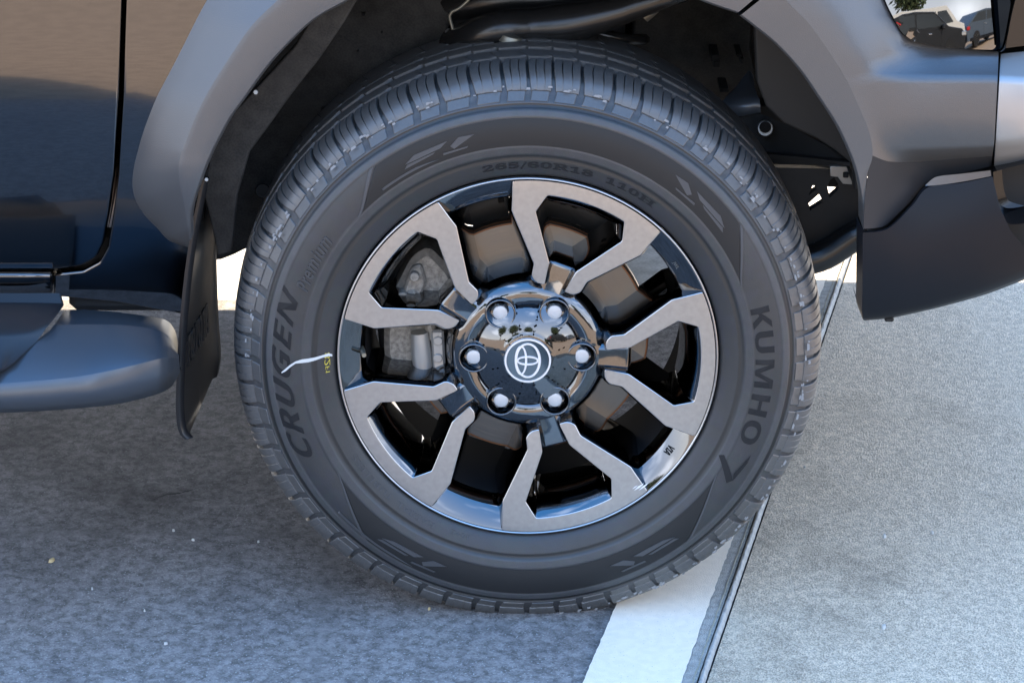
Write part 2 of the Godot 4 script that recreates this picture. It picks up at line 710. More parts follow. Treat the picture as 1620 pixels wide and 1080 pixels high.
func slab_tint(p: Vector3) -> Color:
	var v := 0.95 + 0.22 * noise.get_noise_2d(p.x * 2.7 + 9.0, p.z * 2.7) + 0.20 * noise.get_noise_2d(p.x * 9.0, p.z * 9.0) + 0.10 * noise.get_noise_2d(p.x * 30.0, p.z * 30.0)
	v += 0.10 * smoothstep(0.35, 0.6, p.x + 0.3 * noise.get_noise_2d(p.x * 3.0, p.z * 3.0))
	return Color(v, v * 0.995, v * 0.985)


func setting():
	var plain := func(_p): return Color.WHITE
	ground_sheet("ground", func(_z): return -250.0, func(_z): return 250.0, -250.0, 250.0, -0.006, 4, 4, M.yard, plain)
	ground_sheet("sunlit_far_ground", func(_z): return -30.0, func(_z): return 30.0, -40.0, -1.25, -0.0045, 6, 6, M.sunlit_ground, plain)  # added pale sheet from the shadow's edge on, so the sunlit side burns white
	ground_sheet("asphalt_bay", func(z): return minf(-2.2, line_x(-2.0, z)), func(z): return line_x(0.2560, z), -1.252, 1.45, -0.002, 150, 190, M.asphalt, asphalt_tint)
	ground_sheet("concrete_slab", func(z): return line_x(0.2690, z), func(z): return line_x(1.05, z), -2.4, 0.85, -0.002, 130, 190, M.slab, slab_tint)
	# the painted line: edges that wander a little
	var st := surf()
	st.set_smooth_group(1)
	var n := 420
	for i in n:
		var q := []
		for k in [0, 1]:
			var z := lerpf(-2.4, 1.5, float(i + k) / n)
			var a := line_x(0.1122, z) + 0.0011 * noise.get_noise_2d(z * 30.0, 1.0) + 0.0006 * noise.get_noise_2d(z * 140.0, 5.0)
			var b := line_x(0.2372, z) + 0.0014 * noise.get_noise_2d(z * 34.0, 11.0) + 0.0010 * noise.get_noise_2d(z * 150.0, 2.0)
			q.append(Vector3(a, 0.0018, z))
			q.append(Vector3(b, 0.0018, z))
		quad(st, q[0], q[1], q[3], q[2])
	commit(st, "painted_line", M.white_paint, self).set_meta("kind", "structure")
	ground_sheet("bare_strip", func(z): return line_x(0.2360, z), func(z): return line_x(0.2560, z), -2.4, 1.5, 0.0004, 4, 100, M.bare_strip, plain)
	# joint: a dark gap with a bead of sealant along it
	st = surf()
	st.set_smooth_group(1)
	var rows := []
	for i in 421:
		var z := lerpf(-2.4, 1.5, i / 420.0)
		var row := PackedVector3Array()
		var w := 0.0007 * noise.get_noise_2d(z * 40.0, 8.0)
		for k in 7:
			var t := k / 6.0
			row.append(Vector3(line_x(lerpf(0.2565, 0.2664, t), z) + w * (1.0 + 0.5 * sin(k * 2.0)), -0.003 + 0.0085 * sin(PI * t) * (0.85 + 0.25 * noise.get_noise_2d(z * 25.0, k * 0.4)), z))
		rows.append(row)
	loft(st, rows)
	commit(st, "joint_sealant", M.sealant, self).set_meta("kind", "structure")
	st = surf()
	st.set_smooth_group(1)
	rows = []
	for i in 421:
		var z := lerpf(-2.4, 1.5, i / 420.0)
		var w := 0.0012 * noise.get_noise_2d(z * 30.0, 18.0)
		var t := 0.0009 + 0.0008 * noise.get_noise_2d(z * 60.0, 28.0)
		rows.append(PackedVector3Array([Vector3(line_x(0.2514, z) + w - t, 0.0006, z), Vector3(line_x(0.2514, z) + w, 0.0018, z), Vector3(line_x(0.2514, z) + w + t, 0.0006, z)]))
	loft(st, rows)
	commit(st, "old_filler", M.old_filler, self).set_meta("kind", "structure")
	ground_sheet("joint_gap", func(z): return line_x(0.2550, z), func(z): return line_x(0.2720, z), -2.4, 1.5, -0.0045, 1, 4, M.crack, plain)


# ---------------------------------------------------------------- tyre

var tyre_node: MeshInstance3D


func sidewall(r: float) -> float:
	for i in prof.size() - 1:
		if r <= prof[i + 1].x: return lerpf(prof[i].y, prof[i + 1].y, clampf(inverse_lerp(prof[i].x, prof[i + 1].x, r), 0.0, 1.0))
	return prof[-1].y


func rubber_tone(r: float, p: Vector3) -> Color:
	var v := 0.025
	if r < 0.270: v = 0.022
	elif r < 0.2790: v = 0.010
	elif r < 0.2900: v = 0.038
	elif r < 0.3275: v = 0.026
	elif r < 0.3365: v = 0.050
	elif r < 0.3418: v = 0.008
	elif r < 0.3560: v = 0.050
	else: v = 0.045
	var d := noise.get_noise_3d(p.x * 7.0, p.y * 7.0, 1.0) * 0.20 + noise.get_noise_3d(p.x * 40.0, p.y * 40.0, 5.0) * 0.10
	v *= 1.0 + d
	if r > 0.3420:
		# road dust caked in the buttress
		v += 0.05 * maxf(0.0, noise.get_noise_3d(p.x * 60.0, p.y * 60.0, 2.0) - 0.25)
	return Color(v * 0.97, v, v * 1.05)


func tyre():
	var key := [Vector2(0.2425, -0.022), Vector2(0.2462, -0.012), Vector2(0.2480, -0.0045), Vector2(0.2545, 0.0010), Vector2(0.2680, 0.0068), Vector2(0.2850, 0.0115), Vector2(0.3000, 0.0135), Vector2(0.3150, 0.0130), Vector2(0.3300, 0.0092), Vector2(0.3430, 0.0022), Vector2(0.3520, -0.0060), Vector2(0.3600, -0.0120), Vector2(0.3696, -0.0205), Vector2(0.3742, -0.0420), Vector2(0.3765, -0.0700), Vector2(0.3785, -0.1250)]
	var line := []
	for k in key: line.append(Vector3(k.x, k.y, 0))
	for p in spline_by_knots(line, 9): prof.append(Vector2(p.x, p.y))
	var shaped := PackedVector2Array()
	for p in prof:
		var z := p.y
		var r := p.x
		if r > 0.2790 and r < 0.2900: z += 0.0009
		if r > 0.3275 and r < 0.3365: z += 0.0010
		if r >= 0.3365 and r < 0.3418: z -= 0.0022
		if r >= 0.2720 and r < 0.2790: z -= 0.0012
		if r > 0.2755 and r < 0.2765: z += 0.0006
		shaped.append(Vector2(r, z))
	for i in range(prof.size() - 2, -1, -2): shaped.append(Vector2(prof[i].x, -0.25 - prof[i].y))
	var st := surf()
	var n := 400
	for i in shaped.size() - 1:
		st.set_smooth_group(1)
		for k in n:
			var c := []
			for m in [[0, 0], [0, 1], [1, 1], [1, 0]]:
				var p := shaped[i + m[0]]
				var t: float = TAU * (k + m[1]) / n
				c.append(Vector3(p.x * cos(t), H + p.x * sin(t), p.y))
			for m in [0, 1, 2, 0, 2, 3]:
				st.set_color(rubber_tone(shaped[i + (1 if m > 1 else 0)].x, c[m]))
				st.add_vertex(c[m])
	tyre_node = commit(st, "tyre", M.rubber, truck)
	tread_blocks()
	tread_ribs()
	sidewall_panels()
	sidewall_writing()


# one slab of a shoulder block: section points (r, z, share of the width), between two angles
func slab_shape(st: SurfaceTool, sec: Array, f0: float, f1: float, pitch: float, jit: int):
	var cols := []
	var be := 0.0007
	for c in 6:
		var col := PackedVector3Array()
		for j in sec.size():
			var s: Array = sec[j]
			var open: float = s[2]
			var a0: float = lerpf(f0, round(f0 * 3.0) / 3.0, 1.0 - s[3]) if f0 > 0.05 else lerpf(0.055, 0.10, open)
			var a1: float = lerpf(f1, round(f1 * 3.0) / 3.0, 1.0 - s[3]) if f1 < 0.95 else lerpf(0.945, 0.90, open)
			var skew: float = 0.045 * sin((s[1] + 0.062) * 70.0)
			a0 = (a0 - 0.5 + skew) * pitch
			a1 = (a1 - 0.5 + skew) * pitch
			var b: float = be / s[0]
			var r: float = s[0]
			var t: float = [a0, a0, a0 + b, a1 - b, a1, a1][c]
			var rr: float = r - [0.009, be, 0.0, 0.0, be, 0.009][c]
			if j > 1 and j < sec.size() - 1: rr += 0.0004 * noise.get_noise_2d(t * 90.0 + jit * 3.0, s[1] * 400.0)
			if j >= sec.size() - 2: rr += 0.0012 * noise.get_noise_2d(t * 160.0 + jit * 7.0, 3.0)
			col.append(Vector3(rr * sin(-t), rr * cos(t), s[1]))
		cols.append(col)
	loft(st, cols, [1, 2, 3, 4], false)
	st.set_smooth_group(-1)
	for e in [0, sec.size() - 1]:
		for c in 5: # the end faces
			var a: Vector3 = cols[c][e]
			var b: Vector3 = cols[c + 1][e]
			quad(st, a, b, Vector3(b.x, b.y - 0.008, b.z - (0.004 if e else 0.0)), Vector3(a.x, a.y - 0.008, a.z - (0.004 if e else 0.0)))


# tyres carry blocks of three lengths in an uneven order, to spread their hum
func pitch_of(size: int) -> float:
	return [0.86, 1.0, 1.13][size]


func size_at(i: int) -> int:
	return [0, 1, 2, 1, 2, 2, 0, 0, 1, 1, 2, 0, 2, 1, 0, 1][(i * 5 + i / 16) % 16]


func block_starts() -> Array:
	var out := [0.0]
	for i in PITCHES: out.append(out[-1] + pitch_of(size_at(i)))
	var whole: float = out[-1]
	for i in out.size(): out[i] *= TAU / whole
	return out


func tread_blocks():
	var pitch := TAU / PITCHES
	# r, z, how far the gap beside the block opens, how far the sipe is open
	var sec := [[0.3835, -0.0635, 0.0, 1.0], [0.3832, -0.0560, 0.0, 1.0], [0.3823, -0.0460, 0.0, 1.0], [0.3806, -0.0360, 0.0, 1.0], [0.3780, -0.0275, 0.05, 1.0], [0.3745, -0.0205, 0.15, 0.5], [0.3700, -0.0150, 0.3, 0.0], [0.3650, -0.0112, 0.5, 0.0], [0.3600, -0.0088, 0.8, 0.0], [0.3575, -0.0080, 1.0, 0.0]]
	var shapes := []
	for v in 9:
		pitch = TAU / PITCHES * pitch_of(v % 3)
		var st := surf()
		slab_shape(st, sec, 0.0, 0.318, pitch, v)
		slab_shape(st, sec, 0.350, 0.650, pitch, v + 11)
		slab_shape(st, sec, 0.682, 1.0, pitch, v + 23)
		# the lug below the block, standing off the buttress
		var lug_rows := []
		for q in [[0.3575, -0.001], [0.3560, 0.0017], [0.3500, 0.0019], [0.3462, 0.0016], [0.3448, -0.0005]]:
			var row := PackedVector3Array()
			for k in 6:
				var f: float = [0.10, 0.12, 0.16, 0.80, 0.84, 0.86][k]
				var t: float = (f - 0.5 + 0.05 * (0.357 - q[0]) * 100.0) * pitch
				var r: float = q[0] + 0.0008 * noise.get_noise_2d(k * 3.0 + v * 9.0, q[0] * 700.0)
				row.append(Vector3(-r * sin(t), r * cos(t), sidewall(r) + (q[1] if k > 0 and k < 5 else -0.001)))
			lug_rows.append(row)
		loft(st, lug_rows, [1, 3])
		st.generate_normals()
		shapes.append(st.commit())
	var starts := block_starts()
	for i in PITCHES:
		add_mesh(shapes[size_at(i) + 3 * ((i * 7) % 3)], "tread_block", M.tread, tyre_node, Transform3D(Basis(Vector3(0, 0, 1), (starts[i] + starts[i + 1]) * 0.5), Vector3(0, H, 0)))
	# scuffed rubber crumbs along the edge where the kerb has rubbed
	var st := surf()
	st.set_smooth_group(-1)
	for k in 260:
		var a := rng.randf_range(-0.5, 1.0) * 180.0
		if noise.get_noise_1d(a * 0.23) < -0.05 and rng.randf() < 0.85: continue
		var low := a < -20.0 and a > -160.0
		var r := rng.randf_range(0.3560, 0.3640)
		var z := sidewall(r) + (0.0075 if not low else 0.004)
		if low: r += 0.010
		var c := polar(r, a, z - (0.006 if low else 0.0))
		var s := rng.randf_range(0.0006, 0.0016)
		var u := Vector3(-sin(deg_to_rad(a)), cos(deg_to_rad(a)), 0) * s * rng.randf_range(1.0, 3.2)
		var w := Vector3(cos(deg_to_rad(a)), sin(deg_to_rad(a)), -0.6) * s
		var o := Vector3(0, 0, s * 0.8)
		quad(st, c - u - w, c + u - w, c + u * 0.6 + w + o, c - u * 0.8 + w + o)
		quad(st, c - u - w - o, c - u - w, c - u * 0.8 + w + o, c - u * 0.8 + w - o)
	var cr := commit(st, "scuffed_rubber", M.scuff, tyre_node)
	cr.set_meta("kind", "stuff")


func tread_ribs():
	var pitch := TAU / PITCHES
	var starts := block_starts()
	for rib in [[-0.0705, -0.1050, 0.3845], [-0.1125, -0.1400, 0.3858], [-0.1475, -0.1780, 0.3850], [-0.1855, -0.2320, 0.3825]]:
		var st := surf()
		for i in PITCHES:
			for half in 1:
				var rows := []
				var a0: float = lerpf(starts[i], starts[i + 1], 0.018)
				var a1: float = lerpf(starts[i], starts[i + 1], 0.982)
				for j in 6:
					var t: float = [0.0, 0.0, 0.1, 0.9, 1.0, 1.0][j]
					var d: float = [0.009, 0.0008, 0.0, 0.0, 0.0008, 0.009][j]
					var z := lerpf(rib[0], rib[1], t)
					var row := PackedVector3Array()
					for k in 5:
						var a := lerpf(a0, a1, k / 4.0) + t * pitch * 0.35
						var zz := z
						if half == 0 and k == 0 and j < 2: zz -= 0.005   # a notch bitten out of the near edge
						row.append(Vector3((rib[2] - d) * cos(a), H + (rib[2] - d) * sin(a), zz))
					rows.append(row)
				loft(st, rows, [1, 2, 3, 4])
				st.set_smooth_group(-1)
				for e in [0, 4]:
					for j in 5: quad(st, rows[j][e], rows[j + 1][e], (rows[j + 1][e] - Vector3(0, H, 0)) * Vector3(0.98, 0.98, 1) + Vector3(0, H, 0), (rows[j][e] - Vector3(0, H, 0)) * Vector3(0.98, 0.98, 1) + Vector3(0, H, 0))
		commit(st, "tread_rib", M.tread, tyre_node)


func ring_patch(st: SurfaceTool, r0: float, r1: float, left: Callable, right: Callable, lift: float, nr: int, na: int):
	var rows := []
	for j in nr + 3:
		var t := clampf((j - 1) / float(nr), 0.0, 1.0)
		var r := lerpf(r0, r1, t)
		var row := PackedVector3Array()
		for k in na + 3:
			var s := clampf((k - 1) / float(na), 0.0, 1.0)
			var edge := j == 0 or j == nr + 2 or k == 0 or k == na + 2
			row.append(polar(r, lerpf(left.call(t), right.call(t), s), sidewall(r) + (lift if not edge else -0.001)))
		rows.append(row)
	loft(st, rows, [1, nr + 1])


func sidewall_panels():
	# the two smooth panels, above and below, with slanting ends
	for p in [[136.0, 126.0, 22.0, 35.5], [-33.0, -50.0, -147.0, -130.0]]:
		var st := surf()
		var l := func(t): return lerpf(p[0], p[1], pow(t, 0.8))
		var r := func(t): return lerpf(p[2], p[3], pow(t, 0.8))
		ring_patch(st, 0.2915, 0.3262, l, r, 0.0007, 7, 120)
		commit(st, "smooth_panel", M.panel_rubber, tyre_node)
		for e in [0, 1]:
			var s2 := surf()
			var out := 1.0 if e == 0 else -1.0
			var f: Callable = l if e == 0 else r
			ring_patch(s2, 0.2905, 0.3270, func(t): return f.call(t) + out * 1.6, func(t): return f.call(t) + out * 0.3, 0.0011, 8, 3)
			commit(s2, "panel_border", M.hatch, tyre_node)
	# four groups of slanted marks
	var marks := [[[0.3080, 9.0], [0.3137, 6.1], [0.3143, -2.2], [0.3085, -0.2]], [[0.3020, -3.2], [0.3068, -2.5], [0.3147, -4.9], [0.3138, -8.6]], [[0.3030, 9.6], [0.3068, 8.6], [0.3068, 1.2], [0.3045, 2.0]], [[0.2985, -0.2], [0.3012, -0.4], [0.3008, -6.6], [0.2988, -6.2]]]
	for g in [[111.0, 1.0], [45.5, -1.0], [-119.0, -1.0], [-60.5, 1.0]]:
		for m in marks:
			var st := surf()
			var pr := PackedVector3Array()
			var lo := PackedVector3Array()
			for q in m:
				var rr: float = q[0]
				if g[0] < 0.0: rr = 0.6185 - q[0] + 0.0
				pr.append(polar(rr, g[0] + g[1] * q[1], sidewall(rr) + 0.0014))
				lo.append(polar(rr, g[0] + g[1] * q[1], sidewall(rr) - 0.001))
			st.set_smooth_group(-1)
			quad(st, pr[0], pr[1], pr[2], pr[3])
			loft(st, [pr, lo], [], true)
			commit(st, "slanted_mark", M.hatch, tyre_node)
	# thin long tapering stroke in the lower left of each panel group
	for g in [[128.0, 112.0, 0.2955], [-140.0, -124.0, 0.3215]]:
		var st := surf()
		ring_patch(st, g[2], g[2] + 0.003, func(_t): return g[0], func(t): return lerpf(g[1], g[1] + 6.0, t), 0.0013, 2, 30)
		commit(st, "slanted_mark", M.hatch, tyre_node)


func sidewall_writing():
	arc_text("KUMHO", 14.6, -21.3, 0.2925, 0.3165, M.letter, 0.0009)
	# the maker's swept tick after the name
	var tick := surf()
	for s in [[[0.2790, -27.2], [0.2850, -26.4], [0.3130, -31.2], [0.3075, -32.6]], [[0.3165, -23.6], [0.3175, -25.6], [0.3130, -31.2], [0.3085, -29.6]]]:
		tick.set_smooth_group(-1)
		for k in 8:
			var e := []
			for t in [k / 8.0, (k + 1) / 8.0]:
				for c in [[0, 3], [1, 2]]:
					var r: float = lerpf(s[c[0]][0], s[c[1]][0], t)
					e.append(polar(r, lerpf(s[c[0]][1], s[c[1]][1], t), sidewall(r) + 0.0013))
			quad(tick, e[0], e[1], e[3], e[2])
	commit(tick, "maker_tick", M.letter, tyre_node)
	arc_text("CRUGEN", -156.0, -197.5, 0.3045, 0.3290, M.letter, 0.0010, 700, 3.2)
	arc_text("Premium", -199.5, -214.0, 0.2960, 0.3140, M.letter_light, 0.0018, 700, 1.0)
	arc_text("265/60R18  110H", 102.5, 53.0, 0.2580, 0.2685, M.letter, 0.0009, 700, 0.0, "Droid Serif")
	arc_text("RADIAL  TUBELESS", -118.0, -150.0, 0.2585, 0.2650, M.letter_light, 0.0007, 400)
	arc_text("M+S", -107.0, -113.0, 0.2570, 0.2635, M.letter_light, 0.0007, 400)
	# chalk stroke and yellow stamps left by the fitter
	var st := surf()
	var pts := [[0.3165, -177.9], [0.3110, -178.6], [0.3050, -179.6], [0.2980, -180.5], [0.2900, -180.8], [0.2820, -180.9], [0.2730, -181.2], [0.2640, -181.7], [0.2560, -182.0], [0.2515, -181.6]]
	var rows := []
	for i in pts.size():
		var r: float = pts[i][0]
		var w: float = [0.15, 0.32, 0.32, 0.28, 0.48, 0.52, 0.45, 0.38, 0.45, 0.3][i]
		rows.append(PackedVector3Array([polar(r, pts[i][1] + w, sidewall(r) + 0.0017), polar(r, pts[i][1] - w, sidewall(r) + 0.0017)]))
	loft(st, rows)
	commit(st, "chalk_stroke", M.chalk, tyre_node)
	arc_text("82", -182.6, -178.8, 0.2545, 0.2615, M.yellow_ink, 0.0012, 400)
	arc_text("F1", -178.4, -176.6, 0.2555, 0.2605, M.yellow_ink, 0.0012, 400)


# ---------------------------------------------------------------- alloy wheel

var wheel_node: MeshInstance3D


func face_z(r: float) -> float:
	return -0.0095 * clampf((0.2390 - r) / 0.139, 0.0, 1.1)


func wheel():
	# barrel: the sloping rim behind the face, then the deep well
	var st := surf()
	lathe(st, PackedVector2Array([Vector2(0.2426, -0.0030), Vector2(0.2400, -0.0040), Vector2(0.2200, -0.0150), Vector2(0.2165, -0.0185), Vector2(0.2140, -0.0300), Vector2(0.2115, -0.0480)]), 180, [3])
	wheel_node = commit(st, "alloy_wheel", M.gloss, truck)
	st = surf()
	lathe(st, PackedVector2Array([Vector2(0.2115, -0.0480), Vector2(0.2075, -0.0900), Vector2(0.2060, -0.1300), Vector2(0.2100, -0.2150)]), 180)
	commit(st, "barrel", M.barrel, wheel_node)
	st = surf()
	lathe(st, PackedVector2Array([Vector2(0.2440, -0.0140), Vector2(0.2456, -0.0060), Vector2(0.2456, -0.0012), Vector2(0.2450, 0.0002), Vector2(0.2440, 0.0003), Vector2(0.2428, -0.0008), Vector2(0.2424, -0.0040)]), 240, [1, 2, 4, 5])
	commit(st, "rim_lip", M.bright_edge, wheel_node)
	hub()
	for k in 5: spoke(-1.7 + 72.0 * k)
	for k in 6: lug(60.0 * k + 0.5)
	# valve stem
	st = surf()
	var v := polar(0.2120, 178.6, -0.010)
	tube(st, [v + Vector3(-0.006, 0, -0.030), v + Vector3(-0.002, 0, -0.012), v, v + Vector3(0.001, 0, 0.006)], [0.0042, 0.0036, 0.0030, 0.0030], 12)
	commit(st, "valve_stem", M.zinc, wheel_node)
	# casting marks on the rim slope
	st = surf()
	st.set_smooth_group(-1)
	for p in letters("VIA", "Droid Sans", 700):
		var r := lerpf(0.2220, 0.2300, p.y)
		st.add_vertex(polar(r, lerpf(-33.5, -36.8, p.x), -0.0040 - (0.2375 - r) * 0.617 + p.z * 0.0010 - 0.0003))
	commit(st, "casting_mark", M.dark_hole, wheel_node)
	st = surf()
	st.set_smooth_group(-1)
	for p in letters("JWL", "Droid Sans", 400):
		var r := lerpf(0.2235, 0.2290, p.y)
		st.add_vertex(polar(r, lerpf(35.0, 32.2, p.x), -0.0040 - (0.2375 - r) * 0.617 + p.z * 0.0008 - 0.0003))
	commit(st, "casting_mark", M.steel, wheel_node)
	# kerb scratch on the machined face, low right
	st = surf()
	for q in [[0.2300, -52.6, -48.6, 0.0015], [0.2335, -51.4, -47.4, 0.0011], [0.2270, -52.8, -50.6, 0.0006]]:
		var rows := []
		for i in 7:
			var t := i / 6.0
			var a := lerpf(q[1], q[2], t)
			var w: float = q[3] * sin(PI * t) * (0.8 + 0.4 * noise.get_noise_2d(a * 3.0, q[0] * 900.0)) + 0.0001
			rows.append(PackedVector3Array([polar(q[0] - w, a, face_z(q[0]) + 0.0004), polar(q[0] + w, a, face_z(q[0]) + 0.0004)]))
		loft(st, rows)
	commit(st, "scratch", M.scratch, wheel_node)


func spoke(deg: float):
	# half of the machined outline in the spoke pair's own frame (x outwards): point, and how far the foot of its flank lies from it
	var ho := [[0.1012, 0.0138, -0.006, -0.001], [0.1008, 0.0225, -0.009, 0.004], [0.1032, 0.0280, -0.007, 0.008], [0.1075, 0.0325, -0.005, 0.010], [0.1235, 0.0352, -0.006, 0.010], [0.1825, 0.0866, -0.007, 0.007], [0.1965, 0.0908, -0.005, 0.007], [0.2205, 0.0987, -0.003, 0.006]]
	var hi := [[0.1310, 0.0190, 0.003, -0.005], [0.1915, 0.0592, -0.002, -0.007], [0.2178, 0.0520, -0.017, -0.006]]
	var raw := []
	for p in ho: raw.append(p)
	for k in range(1, 18):
		var a := deg_to_rad(lerpf(24.08, -24.08, k / 18.0))
		raw.append([0.2416 * cos(a), 0.2416 * sin(a), -0.0002 * cos(a), 0.0])
	for i in range(ho.size() - 1, -1, -1): raw.append([ho[i][0], -ho[i][1], ho[i][2], -ho[i][3]])
	for p in hi: raw.append([p[0], -p[1], p[2], -p[3]])
	for k in range(1, 14):
		var a := deg_to_rad(lerpf(-13.4, 13.4, k / 14.0))
		raw.append([0.2240 * cos(a), 0.2240 * sin(a), -0.020 * cos(a), -0.020 * sin(a)])
	for i in range(hi.size() - 1, -1, -1): raw.append(hi[i])
	# round the corners of the outline and of the foot together
	var top := PackedVector2Array()
	var foot := PackedVector2Array()
	var n := raw.size()
	for i in n:
		var P: Array = raw[i]
		var A: Array = raw[(i + n - 1) % n]
		var B: Array = raw[(i + 1) % n]
		var p := Vector2(P[0], P[1])
		var a := Vector2(A[0], A[1])
		var b := Vector2(B[0], B[1])
		var fa := minf(0.0022 / p.distance_to(a), 0.45)
		var fb := minf(0.0022 / p.distance_to(b), 0.45)
		var bend := absf((p - a).angle_to(b - p))
		for k in (4 if bend > 0.15 else 1):
			var t: float = k / 3.0 if bend > 0.15 else 0.5
			var q := [a.lerp(p, 1.0 - fa).lerp(p, t).lerp(p.lerp(b, fb * t), t), 0]
			var pf := p + Vector2(P[2], P[3])
			var af := a + Vector2(A[2], A[3])
			var bf := b + Vector2(B[2], B[3])
			top.append(q[0])
			foot.append(af.lerp(pf, 1.0 - fa).lerp(pf, t).lerp(pf.lerp(bf, fb * t), t))
	var turn := deg_to_rad(deg)
	var put := func(v: Vector2, z: float) -> Vector3:
		var w := v.rotated(turn)
		return Vector3(w.x, w.y + H, z)
	var st := surf()
	st.set_smooth_group(1)
	sheet(st, dense_even(dense(top, 0.004), 0.0012), [], 0.006, func(x, y): return face_z(Vector2(x, y).length()))
	commit(st, "machined_face", M.machined, wheel_node).transform = Transform3D(Basis(Vector3(0, 0, 1), turn), Vector3(0, H, 0))
	var rows := [PackedVector3Array(), PackedVector3Array(), PackedVector3Array(), PackedVector3Array(), PackedVector3Array(), PackedVector3Array()]
	for i in top.size():
		var d := (foot[i] - top[i])
		var dn := d.normalized() if d.length() > 0.001 else Vector2.ZERO
		var z := face_z(top[i].length())
		rows[0].append(put.call(top[i], z))
		rows[1].append(put.call(top[i] + dn * 0.0009, z - 0.0006))
		rows[2].append(put.call(top[i] + dn * 0.0009 + d * 0.30, z - 0.006))
		rows[3].append(put.call(top[i] + dn * 0.0009 + d * 0.80, z - 0.027))
		rows[4].append(put.call(foot[i] + dn * 0.0009, z - 0.040))
		rows[5].append(put.call(foot[i] + dn * 0.0035, -0.095))
	var edge := surf()
	loft(edge, [rows[0], rows[1]], [], true)
	commit(edge, "machined_edge", M.bright_edge, wheel_node)
	st = surf()
	loft(st, rows.slice(1), [], true)
	commit(st, "spoke_flank", M.gloss, wheel_node)
	# the sunken bridge between the two legs
	st = surf()
	var prof_b := [[0.086, -0.0185, 0.0150], [0.104, -0.0180, 0.0155], [0.1262, -0.0178, 0.0180], [0.1296, -0.0186, 0.0184], [0.1318, -0.0212, 0.0186], [0.1355, -0.045, 0.019], [0.1375, -0.095, 0.020]]
	var cols := []
	for c in 8:
		var s: float = [-1.25, -1.0, -0.80, -0.70, 0.70, 0.80, 1.0, 1.25][c]
		var drop: float = [-0.004, -0.001, 0.0002, 0.0, 0.0, 0.0002, -0.001, -0.004][c]
		var col := PackedVector3Array()
		for p in prof_b: col.append(put.call(Vector2(p[0], p[2] * s * 0.86), p[1] + drop))
		cols.append(col)
	loft(st, cols, [1, 2, 4, 5])
	commit(st, "spoke_bridge", M.gloss, wheel_node)


func circle_poly(c: Vector2, r: float, n: int) -> PackedVector2Array:
	var out := PackedVector2Array()
	for k in n: out.append(c + Vector2.from_angle(TAU * k / n) * r)
	return out


func hub_z(r: float) -> float:
	var k := [Vector2(0.0, -0.026), Vector2(0.058, -0.026), Vector2(0.0650, -0.0215), Vector2(0.0720, -0.0165), Vector2(0.0800, -0.0150), Vector2(0.0880, -0.0160), Vector2(0.0950, -0.0200), Vector2(0.1010, -0.0275), Vector2(0.1055, -0.0400)]
	for i in k.size() - 1:
		if r <= k[i + 1].x:
			var t: float = (r - k[i].x) / (k[i + 1].x - k[i].x)
			return lerpf(k[i].y, k[i + 1].y, t)
	return k[-1].y


func hub():
	var st := surf()
	st.set_smooth_group(1)
	var outline := circle_poly(Vector2.ZERO, 0.1055, 150)
	var holes := [circle_poly(Vector2.ZERO, 0.054, 80)]
	for k in 6: holes.append(circle_poly(Vector2.from_angle(deg_to_rad(60.0 * k + 0.5)) * 0.0698, 0.0180, 44))
	var tmp := surf()
	tmp.set_smooth_group(1)
	sheet(st, outline, holes, 0.0036, func(x, y): return hub_z(Vector2(x, y).length()))
	var mi := commit(st, "hub_face", M.gloss, wheel_node)
	mi.position.y = H
	st = surf()
	lathe(st, PackedVector2Array([Vector2(0.1055, -0.0400), Vector2(0.1085, -0.055), Vector2(0.1100, -0.075), Vector2(0.1100, -0.105), Vector2(0.060, -0.105)]), 120, [3])
	commit(st, "hub_skirt", M.gloss, wheel_node)
	# centre cap, scalloped round the nuts
	var edge := PackedVector2Array()
	for k in 720:
		var t := TAU * k / 720.0
		var d := Vector2.from_angle(t)
		var r := 0.0662
		for j in 6:
			var c := Vector2.from_angle(deg_to_rad(60.0 * j + 0.5)) * 0.0698
			var b := d.dot(c)
			var disc := b * b - (c.length_squared() - 0.0206 * 0.0206)
			if disc > 0.0: r = minf(r, b - sqrt(disc))
		edge.append(d * r)
	edge = dense_even(edge, 0.0024)
	var cap_z := func(x, y):
		var r := Vector2(x, y).length()
		if r < 0.0335: return -0.0005
		if r < 0.0365: return lerpf(-0.0005, -0.0022, (r - 0.0335) / 0.003)
		var t := (r - 0.0365) / 0.030
		return -0.0022 - 0.0070 * t - 0.0055 * t * t
	st = surf()
	st.set_smooth_group(1)
	sheet(st, edge, [], 0.0024, cap_z)
	var skirt := [PackedVector3Array(), PackedVector3Array(), PackedVector3Array()]
	var o1 := outward(edge, 0.0006)
	for i in edge.size():
		var z: float = cap_z.call(edge[i].x, edge[i].y)
		skirt[0].append(Vector3(edge[i].x, edge[i].y, z))
		skirt[1].append(Vector3(o1[i].x, o1[i].y, z - 0.0008))
		skirt[2].append(Vector3(o1[i].x, o1[i].y, z - 0.014))
	loft(st, skirt, [1], true)
	mi = commit(st, "centre_cap", M.gloss, wheel_node)
	mi.position.y = H
	emblem()


func dense_even(poly: PackedVector2Array, step: float) -> PackedVector2Array:
	var out := PackedVector2Array([poly[0]])
	var n := poly.size()
	for i in range(1, n):
		if out[-1].distance_to(poly[i]) >= step: out.append(poly[i])
	if out[-1].distance_to(out[0]) < step * 0.4: out.remove_at(out.size() - 1)
	return out


